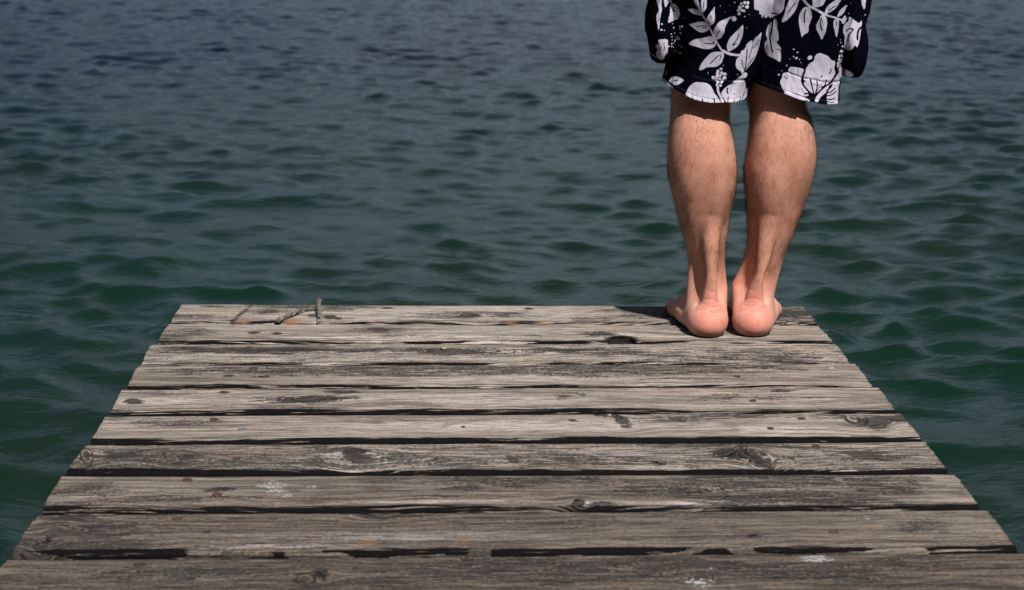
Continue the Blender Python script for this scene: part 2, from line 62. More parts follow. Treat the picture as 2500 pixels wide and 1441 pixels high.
PRINT_K=[[[[0.3418,0.5476],[0.3424,0.5429]],0.00087],[[[0.3397,0.5383],[0.3392,0.5341]],0.00058],[[[0.3217,0.5285],[0.3291,0.5306],[0.3367,0.5299]],0.00077],[[[0.3302,0.5271],[0.3387,0.5272]],0.00068],[[[0.3576,0.5231],[0.355,0.5189]],0.00087],[[[0.3546,0.5166],[0.3528,0.5124]],0.00077],[[[0.3913,0.5172],[0.3883,0.5088],[0.3816,0.4995]],0.00087],[[[0.3885,0.5028],[0.383,0.4986]],0.00077],[[[0.3362,0.5022],[0.3442,0.5012],[0.3513,0.5021],[0.3493,0.5047]],0.00087],[[[0.3609,0.4826],[0.3545,0.4769],[0.3476,0.4685]],0.00077],[[[0.3637,0.4835],[0.3621,0.4742]],0.00068],[[[0.3639,0.5315],[0.363,0.5324]],0.00058],[[[0.4054,0.4547],[0.4069,0.4669],[0.4072,0.4819],[0.4073,0.4922]],0.00087],[[[0.4058,0.4566],[0.4012,0.4659],[0.3995,0.4744]],0.00077],[[[0.4071,0.4594],[0.4134,0.4697],[0.4206,0.4782]],0.00077],[[[0.4117,0.4772],[0.4145,0.4894],[0.4174,0.5015]],0.00068],[[[0.4177,0.4931],[0.4236,0.5006],[0.428,0.5081]],0.00077],[[[0.2696,0.5054],[0.2713,0.4961],[0.2711,0.4868],[0.2665,0.4812],[0.2628,0.4802]],0.00038],[[[0.2725,0.5054],[0.2739,0.4868],[0.2768,0.4831],[0.2723,0.4765]],0.00038],[[[0.264,0.4868],[0.2672,0.4896],[0.2676,0.4942]],0.00048],[[[0.2607,0.5609],[0.2624,0.5471],[0.2618,0.5351]],0.00058],[[[0.286,0.5583],[0.2872,0.5519]],0.00058],[[[0.2898,0.5583],[0.2917,0.5565]],0.00087],[[[0.2843,0.5537],[0.29,0.5519]],0.00058],[[[0.3294,0.5687],[0.3299,0.5604]],0.00068],[[[0.4968,0.5579],[0.4953,0.5491],[0.4971,0.5378]],0.00105],[[[0.5222,0.5455],[0.522,0.5355],[0.5258,0.5242]],0.00092],[[[0.5243,0.5418],[0.5266,0.5343]],0.00065],[[[0.5499,0.5394],[0.5509,0.5319]],0.00078],[[[0.5412,0.5625],[0.5338,0.5568]],0.00078],[[[0.5449,0.5638],[0.5399,0.5619]],0.00078],[[[0.4798,0.569],[0.4703,0.5527]],0.00078],[[[0.4505,0.5401],[0.4493,0.5213],[0.4479,0.5087],[0.4527,0.486]],0.00105],[[[0.4588,0.4918],[0.4634,0.4899]],0.00078],[[[0.4494,0.5501],[0.4552,0.5495]],0.00105],[[[0.5719,0.5219],[0.5768,0.5251],[0.5852,0.5245]],0.00118],[[[0.5846,0.5226],[0.5793,0.5144],[0.5792,0.5044]],0.00105],[[[0.5965,0.5271],[0.5931,0.5195],[0.593,0.5082]],0.00157],[[[0.5024,0.461],[0.5039,0.4559],[0.5005,0.4457],[0.5008,0.4381],[0.5064,0.4292],[0.5171,0.4191]],0.00144],[[[0.5224,0.4165],[0.5179,0.4306],[0.5141,0.4433]],0.00118],[[[0.5242,0.4191],[0.5269,0.4306],[0.5258,0.4395]],0.00105],[[[0.5249,0.4191],[0.5372,0.4294],[0.5431,0.4409]],0.00105],[[[0.5247,0.4217],[0.5332,0.4332],[0.543,0.4434]],0.00039],[[[0.5224,0.4165],[0.5132,0.4203],[0.5056,0.4184]],0.00105],[[[0.5347,0.4294],[0.551,0.4371],[0.5595,0.4473],[0.5656,0.4549]],0.00144],[[[0.5212,0.4153],[0.5042,0.4216],[0.5,0.4292]],0.00052],[[[0.5493,0.4599],[0.5489,0.4549],[0.5471,0.4523]],0.00105],[[[0.5319,0.4472],[0.5344,0.4491]],0.00092],[[[0.5441,0.4205],[0.553,0.4218],[0.5605,0.4269]],0.00105],[[[0.5443,0.4154],[0.5546,0.4167],[0.5634,0.4218]],0.00092],[[[0.5446,0.4102],[0.5537,0.409],[0.5613,0.4103]],0.00092],[[[0.5448,0.4064],[0.5539,0.4039],[0.5603,0.4046]],0.00065],[[[0.5439,0.4243],[0.5514,0.4294],[0.5537,0.4358]],0.00118],[[[0.4928,0.4609],[0.4931,0.4533]],0.00052],[[[0.4722,0.4469],[0.4762,0.4437]],0.00078],[[[0.3783,0.4277],[0.3773,0.4225],[0.3791,0.419]],0.00126],[[[0.3359,0.4101],[0.3387,0.4022]],0.00090],[[[0.3561,0.4102],[0.3576,0.4006]],0.00108],[[[0.3797,0.4138],[0.3793,0.4006]],0.00072],[[[0.3904,0.4086],[0.3889,0.4007]],0.00072],[[[0.4026,0.4121],[0.3994,0.4033]],0.00072],[[[0.4093,0.4209],[0.4062,0.4086]],0.00072],[[[0.3906,0.419],[0.3906,0.4169]],0.00072],[[[0.293,0.4352],[0.2982,0.4378]],0.00072]]
BERRY=[[0.3654,0.4597,0.00253],[0.3604,0.4559,0.00253],[0.36,0.4517,0.00292],[0.3671,0.4526,0.00292],[0.3724,0.4513,0.00272],[0.3588,0.447,0.00243],[0.3644,0.4479,0.00214],[0.3721,0.4452,0.00292],[0.3531,0.4451,0.00292],[0.3589,0.4416,0.00311],[0.3641,0.443,0.00214],[0.3689,0.4404,0.00272],[0.3619,0.4374,0.00233],[0.39,0.5677,0.00194],[0.3955,0.5691,0.00243],[0.4012,0.5687,0.00272],[0.3929,0.5636,0.00194],[0.3878,0.5612,0.00292],[0.4,0.5622,0.00311],[0.3857,0.5566,0.00175],[0.3918,0.5566,0.00243],[0.3956,0.5557,0.00214],[0.3877,0.5511,0.00243],[0.3805,0.5427,0.00409],[0.3978,0.5465,0.00116],[0.3786,0.5695,0.00136],[0.4029,0.528,0.00087],[0.4047,0.5496,0.00087],[0.3563,0.5635,0.00077],[0.366,0.5539,0.00068],[0.3713,0.5644,0.00058],[0.2675,0.5314,0.00146],[0.2673,0.5221,0.00175],[0.2719,0.521,0.00087],[0.2884,0.5252,0.00146],[0.2963,0.5274,0.00116],[0.2996,0.5282,0.00136],[0.2969,0.5237,0.00136],[0.2835,0.515,0.00107],[0.2901,0.5162,0.00126],[0.2983,0.5169,0.00155],[0.285,0.5106,0.00097],[0.2852,0.5055,0.00087],[0.294,0.5097,0.00194],[0.296,0.5074,0.00253],[0.2927,0.5051,0.00214],[0.2904,0.5027,0.00116],[0.2942,0.5018,0.00087],[0.2849,0.4995,0.00097],[0.2882,0.4995,0.00077],[0.2803,0.4952,0.00136],[0.285,0.4951,0.00136],[0.2879,0.4934,0.00087],[0.302,0.4937,0.00116],[0.2977,0.4963,0.00077],[0.2946,0.4902,0.00087],[0.2933,0.4866,0.00116],[0.2966,0.4858,0.00087],[0.3,0.4832,0.00107],[0.3014,0.483,0.00077],[0.2854,0.532,0.00077],[0.302,0.5422,0.00077],[0.3446,0.4539,0.00068],[0.3447,0.4511,0.00068],[0.3686,0.4658,0.00087],[0.3937,0.4504,0.00077],[0.361,0.4372,0.00216],[0.3674,0.4373,0.00198],[0.3597,0.4334,0.00198],[0.3659,0.4324,0.00216],[0.568,0.4967,0.00184],[0.5658,0.4889,0.00249],[0.5697,0.4879,0.00157],[0.5637,0.4803,0.00249],[0.5681,0.4822,0.00157],[0.5702,0.479,0.00144],[0.5631,0.4746,0.00236],[0.5688,0.474,0.00197],[0.5619,0.4691,0.00236],[0.5667,0.4704,0.00197],[0.5622,0.4641,0.00236],[0.5674,0.4654,0.00157],[0.5621,0.5078,0.00078],[0.5635,0.503,0.00118],[0.5583,0.4998,0.00078],[0.5105,0.4794,0.00368],[0.4835,0.4928,0.00118],[0.4901,0.4877,0.00131],[0.484,0.4805,0.00118],[0.4888,0.4784,0.00184],[0.4937,0.4761,0.00078],[0.4787,0.4763,0.00065],[0.4966,0.4707,0.00078],[0.4744,0.4655,0.00131],[0.4634,0.4498,0.00157],[0.468,0.4568,0.00065],[0.5666,0.5639,0.00092],[0.5734,0.5683,0.00065],[0.5717,0.5514,0.00078],[0.6044,0.5479,0.00105],[0.5708,0.5427,0.00065]]
WIRE={'main':[[-0.3107,-0.1355],[-0.3152,-0.0755],[-0.322,-0.0232]],'side':[[-0.3235,-0.0332],[-0.3441,-0.0528],[-0.3531,-0.069],[-0.3707,-0.101],[-0.3853,-0.1291]],'leaf':[-0.0916,-0.3254]}
# ------------------------------------------------------------------ helpers
def tag(o, label=None, cat=None, group=None, kind=None):
    if label: o['label'] = label
    if cat: o['category'] = cat
    if group: o['group'] = group
    if kind: o['kind'] = kind
    return o
def empty(name, loc):
    o = bpy.data.objects.new(name, None); COL.objects.link(o); o.location = loc; o.empty_display_size = .05; return o
def mesh_obj(name, v, f, mat, parent=None, smooth=True):
    me = bpy.data.meshes.new(name)
    v = np.asarray(v, np.float32)
    if isinstance(f, np.ndarray):
        n, k = f.shape
        me.vertices.add(len(v)); me.vertices.foreach_set('co', v.ravel())
        me.loops.add(n*k); me.loops.foreach_set('vertex_index', f.astype(np.int32).ravel())
        me.polygons.add(n); me.polygons.foreach_set('loop_start', np.arange(0, n*k, k, dtype=np.int32))
        me.update(calc_edges=True)
    else:
        me.from_pydata([tuple(map(float, p)) for p in v], [], f)
    if smooth: me.polygons.foreach_set('use_smooth', np.ones(len(me.polygons), bool))
    me.validate(); me.update()
    me.materials.append(mat)
    o = bpy.data.objects.new(name, me); COL.objects.link(o)
    if parent: o.parent = parent; o.matrix_parent_inverse = Matrix.Translation(-world_loc(parent))
    return o
def world_loc(o):
    l = o.location.copy()
    while o.parent: l = l + o.matrix_parent_inverse.translation; o = o.parent; l = l + o.location
    return l
def attr_vec(o, name, a):
    at = o.data.attributes.new(name, 'FLOAT_VECTOR', 'POINT'); at.data.foreach_set('vector', np.asarray(a, np.float32).ravel())
def attr_f(o, name, a):
    at = o.data.attributes.new(name, 'FLOAT', 'POINT'); at.data.foreach_set('value', np.asarray(a, np.float32).ravel())
def grid_faces(nu, nv, wrap_u=False):
    i, j = np.meshgrid(np.arange(nu if wrap_u else nu-1), np.arange(nv-1), indexing='ij')
    i2 = (i+1) % nu
    return np.stack([i*nv+j, i2*nv+j, i2*nv+j+1, i*nv+j+1], -1).reshape(-1, 4)
def hsh(i, j, s):
    h = (i.astype(np.int64)*374761393 + j.astype(np.int64)*668265263 + s*2147483647*3) & 0xffffffff
    h = ((h ^ (h >> 13))*1274126177) & 0xffffffff
    return ((h ^ (h >> 16)) & 0xffffff)/16777215.0
def vn(x, y, s=0):
    x, y = np.broadcast_arrays(np.asarray(x, float), np.asarray(y, float))
    i, j = np.floor(x), np.floor(y); u, w = x-i, y-j
    u = u*u*(3-2*u); w = w*w*(3-2*w)
    return ((hsh(i, j, s)*(1-u)+hsh(i+1, j, s)*u)*(1-w)+(hsh(i, j+1, s)*(1-u)+hsh(i+1, j+1, s)*u)*w)
def fbm(x, y, s=0, o=4):
    t = 0; a = .5
    for k in range(o): t = t+a*vn(x*2**k, y*2**k, s+k*17); a /= 2
    return t/(1-.5**o)
def sstep(a, b, x): t = np.clip((x-a)/(b-a), 0, 1); return t*t*(3-2*t)
def tube(path, r, n=8, cap=True):
    P = [Vector(p) for p in path]; rr = r if hasattr(r, '__len__') else [r]*len(P)
    V, Fc = [], []; nrm = None
    for i, p in enumerate(P):
        t = (P[min(i+1, len(P)-1)]-P[max(i-1, 0)]).normalized()
        if nrm is None: nrm = t.orthogonal().normalized()
        nrm = (nrm-t*nrm.dot(t)).normalized(); b = t.cross(nrm)
        for k in range(n):
            a = 2*math.pi*k/n; V.append(p+(nrm*math.cos(a)+b*math.sin(a))*rr[i])
    for i in range(len(P)-1):
        for k in range(n):
            k2 = (k+1) % n; Fc.append((i*n+k, i*n+k2, (i+1)*n+k2, (i+1)*n+k))
    if cap: Fc.append(tuple(range(n-1, -1, -1))); Fc.append(tuple((len(P)-1)*n+k for k in range(n)))
    return V, Fc
def join(parts):
    V, Fc = [], []
    for v, f in parts:
        b = len(V); V += list(v); Fc += [tuple(b+i for i in q) for q in f]
    return V, Fc
def box(c, s):
    V = [(c[0]+a*s[0]/2, c[1]+b*s[1]/2, c[2]+d*s[2]/2) for a in (-1, 1) for b in (-1, 1) for d in (-1, 1)]
    return V, [(0, 1, 3, 2), (4, 6, 7, 5), (0, 4, 5, 1), (2, 3, 7, 6), (0, 2, 6, 4), (1, 5, 7, 3)]
# node helpers
class NT:
    def __init__(s, name):
        s.m = bpy.data.materials.new(name); s.m.use_nodes = True; s.t = s.m.node_tree; s.p = s.t.nodes['Principled BSDF']
    def n(s, typ, **k):
        nd = s.t.nodes.new(typ)
        for a, b in k.items(): setattr(nd, a, b)
        return nd
    def l(s, a, b): s.t.links.new(a, b)
    def put(s, sock, v):
        if hasattr(v, 'is_output'): s.l(v, sock)
        else: sock.default_value = v
    def math(s, op, a, b=None, c=None, clamp=False):
        nd = s.n('ShaderNodeMath', operation=op, use_clamp=clamp); s.put(nd.inputs[0], a)
        if b is not None: s.put(nd.inputs[1], b)
        if c is not None: s.put(nd.inputs[2], c)
        return nd.outputs[0]
    def attr(s, name, vec=False):
        nd = s.n('ShaderNodeAttribute', attribute_name=name); return nd.outputs['Vector' if vec else 'Fac']
    def vscale(s, v, sc):
        nd = s.n('ShaderNodeVectorMath', operation='MULTIPLY'); s.l(v, nd.inputs[0]); nd.inputs[1].default_value = sc; return nd.outputs[0]
    def noise(s, v, scale=1, detail=3, rough=.5, dist=0, sc=None):
        nd = s.n('ShaderNodeTexNoise')
        if sc: v = s.vscale(v, sc)
        if v is not None: s.l(v, nd.inputs['Vector'])
        nd.inputs['Scale'].default_value = scale; nd.inputs['Detail'].default_value = detail
        nd.inputs['Roughness'].default_value = rough; nd.inputs['Distortion'].default_value = dist
        return nd.outputs['Fac']
    def rng(s, v, a, b, c=0., d=1.):
        nd = s.n('ShaderNodeMapRange', interpolation_type='SMOOTHSTEP'); s.put(nd.inputs[0], v)
        for i, q in enumerate((a, b, c, d)): nd.inputs[i+1].default_value = q
        return nd.outputs[0]
    def mix(s, f, a, b, mode='MIX'):
        nd = s.n('ShaderNodeMix', data_type='RGBA', blend_type=mode); s.put(nd.inputs[0], f)
        for q, v in ((nd.inputs[6], a), (nd.inputs[7], b)):
            if hasattr(v, 'is_output'): s.l(v, q)
            else: q.default_value = (*v, 1)
        return nd.outputs[2]
    def bump(s, h, strength, dist, nrm=None):
        nd = s.n('ShaderNodeBump'); nd.inputs['Strength'].default_value = strength; nd.inputs['Distance'].default_value = dist
        s.l(h, nd.inputs['Height'])
        if nrm is not None: s.l(nrm, nd.inputs['Normal'])
        return nd.outputs[0]
# ------------------------------------------------------------------ materials
def wood_material():
    w = NT('weathered_wood'); gc = w.attr('gc', True)
    n1 = w.noise(gc, detail=4, rough=.65, sc=(26, 330, 60)); n2 = w.noise(gc, detail=6, rough=.68, dist=.4, sc=(4.5, 85, 9))
    n3 = w.noise(gc, detail=4, sc=(3.5, 16, 1)); n4 = w.noise(gc, detail=3, rough=.7, sc=(420, 700, 300)); n5 = w.noise(gc, detail=4, rough=.6, sc=(4.5, 150, 20))
    n6 = w.noise(gc, detail=5, rough=.65, sc=(28, 150, 20))
    nf = w.noise(gc, detail=4, rough=.7, sc=(24, 210, 30)); nk = w.noise(gc, detail=2, rough=.6, sc=(190, 300, 100))
    st, bl, rs = w.attr('stain'), w.attr('bleach'), w.attr('rust'); kn, tn, ed, wh, fl = w.attr('knot'), w.attr('tone'), w.attr('edge'), w.attr('white'), w.attr('flame')
    g = w.math('ADD', w.math('MULTIPLY', n2, .55), w.math('MULTIPLY', n1, .45))
    gi = w.rng(g, .41, .58)
    dark = (.120, .102, .090); lite = (.420, .366, .325)
    col = w.mix(gi, dark, lite)
    col = w.mix(w.math('MULTIPLY', w.rng(n3, .42, .66), .55), col, (.185, .165, .140))
    col = w.mix(w.math('MULTIPLY', w.rng(w.noise(gc, detail=2, sc=(5, 30, 1)), .5, .7), .35), col, (.27, .20, .15))
    # board browns; near boards painted darker to put lens falloff into the colour
    col = w.mix(tn, col, w.mix(gi, (.036, .029, .023), (.145, .118, .097)))
    col = w.mix(w.math('MULTIPLY', bl, w.rng(n6, .30, .60), clamp=True), col, w.mix(w.rng(n1, .35, .6), (.34, .305, .28), (.50, .455, .425)))
    col = w.mix(w.math('MULTIPLY', w.rng(nk, .54, .70), .55), col, (.05, .045, .04))
    col = w.mix(w.math('MULTIPLY', w.rng(nk, .44, .32), .2), col, (.45, .41, .38))
    # flame grain
    flm = w.math('SINE', w.math('MULTIPLY', fl, 1.0))
    flm = w.rng(w.math('ADD', flm, w.math('MULTIPLY', w.math('SUBTRACT', n1, .5), 1.6)), .1, .75)
    flw = w.math('MULTIPLY', flm, w.attr('flamew'))
    col = w.mix(w.math('MULTIPLY', flw, .85), col, (.035, .028, .026))
    # fine dark checks
    ck = w.rng(n5, .40, .33); col = w.mix(w.math('MULTIPLY', ck, .75), col, (.045, .036, .030))
    ck2 = w.math('MULTIPLY', w.rng(n6, .43, .35), .45); col = w.mix(ck2, col, (.09, .08, .07))
    # mould stains, broken up along the fibres
    f = w.math('ADD', w.math('MULTIPLY', w.math('SUBTRACT', nf, .5), 3.6), w.math('MULTIPLY', w.math('SUBTRACT', n6, .5), 1.7))
    f = w.math('ADD', f, w.math('MULTIPLY', w.math('SUBTRACT', nk, .5), 1.6))
    sm = w.rng(w.math('ADD', st, w.math('MULTIPLY', f, w.math('MINIMUM', w.math('MULTIPLY', st, 2.0), .9))), .40, .72)
    col = w.mix(w.math('MULTIPLY', sm, .9), col, w.mix(w.rng(nf, .42, .66), (.005, .005, .007), (.060, .056, .052)))
    # board edges: black mould with pale fibres left
    e1 = w.noise(gc, detail=3, rough=.6, sc=(11, 360, 30))
    em = w.rng(w.math('ADD', ed, w.math('MULTIPLY', w.math('SUBTRACT', e1, .5), 3.4)), .38, .56)
    col = w.mix(em, col, (.004, .0035, .004))
    # knots
    kr = w.math('SINE', w.math('ADD', w.math('MULTIPLY', kn, 13), w.math('MULTIPLY', n2, 9))); km = w.math('MULTIPLY', w.rng(kn, .25, .5), w.rng(w.math('ADD', kr, w.math('MULTIPLY', w.math('SUBTRACT', n6, .5), 2)), -.2, .7))
    col = w.mix(w.math('MULTIPLY', km, .8), col, (.030, .025, .022))
    col = w.mix(w.math('MULTIPLY', rs, w.rng(n6, .3, .55), clamp=True), col, (.22, .12, .075))
    wm = w.rng(w.math('ADD', wh, w.math('MULTIPLY', w.math('MULTIPLY', w.math('ADD', f, w.math('MULTIPLY', w.math('SUBTRACT', nk, .5), 5)), wh), 1.6)), .50, 1.0)
    col = w.mix(w.math('MULTIPLY', wm, .7), col, (.44, .45, .47))
    w.l(col, w.p.inputs['Base Color']); w.p.inputs['Roughness'].default_value = .85; w.p.inputs['Specular IOR Level'].default_value = .08
    h = w.math('SUBTRACT', w.math('MULTIPLY', g, 1.0), w.math('MULTIPLY', ck, .35))
    h = w.math('SUBTRACT', h, w.math('MULTIPLY', sm, .12))
    h = w.math('ADD', h, w.math('MULTIPLY', n6, .5)); h = w.math('SUBTRACT', h, w.math('MULTIPLY', km, .4))
    w.l(w.bump(h, .8, .0022), w.p.inputs['Normal'])
    return w.m
WOOD = wood_material()
def beam_material():
    w = NT('dark_beam_wood'); tc = w.n('ShaderNodeTexCoord').outputs['Object']
    n = w.noise(tc, detail=4, sc=(60, 3, 60)); w.l(w.mix(n, (.03, .025, .02), (.12, .10, .08)), w.p.inputs['Base Color']); w.p.inputs['Roughness'].default_value = .85
    w.l(w.bump(n, .5, .004), w.p.inputs['Normal']); return w.m
BEAM = beam_material()
def metal(name, a, b, rough=.6, met=.4):
    w = NT(name); tc = w.n('ShaderNodeTexCoord').outputs['Object']; n = w.noise(tc, scale=400, detail=4)
    w.l(w.mix(w.rng(n, .35, .65), a, b), w.p.inputs['Base Color']); w.p.inputs['Roughness'].default_value = rough; w.p.inputs['Metallic'].default_value = met; return w.m
RUST = metal('rusty_iron', (.028, .014, .011), (.085, .036, .023), .8, .1)
ZINC = metal('dull_zinc', (.07, .075, .08), (.17, .175, .18), .6, .1)
HOLE = metal('blackened_iron', (.012, .010, .009), (.06, .04, .03), .8, .2)
# ------------------------------------------------------------------ water
def make_water():
    def axis(core, grow, n):
        hi, lo = [core[-1]], [core[0]]; d = core[-1]-core[-2]; e = core[1]-core[0]
        for _ in range(n): d *= grow; hi.append(hi[-1]+d); e *= grow; lo.append(lo[-1]-e)
        return np.array(lo[:0:-1]+list(core)+hi[1:])
    ys = [-1.5]
    while ys[-1] < 24: ys.append(ys[-1]+.016+.0034*max(0, ys[-1]))
    ys = axis(np.array(ys), 1.22, 36); xs = axis(np.arange(-8.5, 10.5, .020), 1.24, 40)
    X, Y = np.meshgrid(xs, ys, indexing='ij'); X = X.ravel(); Y = Y.ravel()
    dist = np.hypot(X-1, Y-8); fade = 1-sstep(16, 26, dist)
    dx, dy, dz = np.zeros_like(X), np.zeros_like(X), np.zeros_like(X)
    act = fade > 0; xa, ya = X[act], Y[act]; N = 150; g = np.random.default_rng(21)
    ax = np.zeros_like(xa); ay = np.zeros_like(xa); az = np.zeros_like(xa)
    gr = 1-.0*ya
    for i in range(N):
        lam = .095*(1.25/.095)**((i+g.random())/N); k = 2*math.pi/lam
        th = -math.pi/2+R(-14)+g.normal()*R(42)
        wgt = math.exp(-((math.log(lam/.205))/.80)**2)*1.0+.36
        s = .165*math.sqrt(2/N)*wgt*1.25; a = s/k
        ph = k*(math.cos(th)*xa+math.sin(th)*ya)+g.random()*6.283
        lim = 1-sstep(7, 16, ya) if lam < .17 else 1
        c, sn = np.cos(ph)*a*lim, np.sin(ph)*a*lim
        az += c; q = .95
        ax -= q*math.cos(th)*sn; ay -= q*math.sin(th)*sn
    # gusts: rougher and calmer patches
    gm = .50+1.0*fbm(xa*.9, ya*.6, 3, 3)
    dx[act], dy[act], dz[act] = ax*gm, ay*gm, az*gm
    V = np.c_[X+dx*fade, Y+dy*fade, -.42+dz*fade]
    w = NT('lake_water'); geo = w.n('ShaderNodeNewGeometry').outputs['Position']
    sx = w.n('ShaderNodeSeparateXYZ'); w.l(geo, sx.inputs[0])
    depth = w.rng(sx.outputs[1], 1.5, 12.5)                    # the lake bed falls away from the jetty
    nb = w.noise(geo, scale=.8, detail=3)
    near = w.mix(w.rng(nb, .35, .65), (.0032, .0158, .0086), (.0060, .0155, .0088))
    w.l(w.mix(depth, near, (.0018, .0050, .0120)), w.p.inputs['Base Color'])
    w.p.inputs['Roughness'].default_value = .04; w.p.inputs['IOR'].default_value = 1.333
    b1 = w.noise(geo, detail=4, rough=.55, dist=.3, sc=(9, 16, 10)); b2 = w.noise(geo, detail=3, sc=(26, 60, 30))
    h = w.math('ADD', b1, w.math('MULTIPLY', b2, .38))
    w.l(w.bump(h, .50, .013), w.p.inputs['Normal'])
    o = mesh_obj('water', V, grid_faces(len(xs), len(ys)), w.m); tag(o, kind='structure'); return o
make_water()
def make_unseen_hills():  # added ring outside the view; high sides and back darken water and fill
    na, nr = 360, 26; a = np.linspace(-math.pi, math.pi, na, endpoint=False); q = np.linspace(0, 1, nr)
    A, Q = np.meshgrid(a, q, indexing='ij'); d = np.degrees(A)
    el = 5+21*sstep(14, 42, np.abs(d-4))+10*sstep(70, 130, np.abs(d))
    rad = 230+Q*260; ridge = .75+.5*fbm(np.sin(A)*6+9, np.cos(A)*6+9, 4, 4)
    H = np.tan(np.radians(el))*rad*ridge*np.sin(np.minimum(Q*1.25, 1)*math.pi/2)**.9*(.8+.4*fbm(A*20, Q*7, 8, 4))
    V = np.stack([rad*np.sin(A), rad*np.cos(A), -1.5+H*sstep(0, .08, Q)], -1).reshape(-1, 3)
    w = NT('unseen_slope'); geo = w.n('ShaderNodeNewGeometry').outputs['Position']
    n = w.noise(geo, scale=.12, detail=6, rough=.7); w.l(w.mix(w.rng(n, .35, .65), (.012, .022, .024), (.035, .050, .050)), w.p.inputs['Base Color']); w.p.inputs['Roughness'].default_value = .9; w.p.inputs['Specular IOR Level'].default_value = .1
    o = mesh_obj('unseen_hills', V, grid_faces(na, nr, True), w.m); tag(o, kind='structure')
make_unseen_hills()
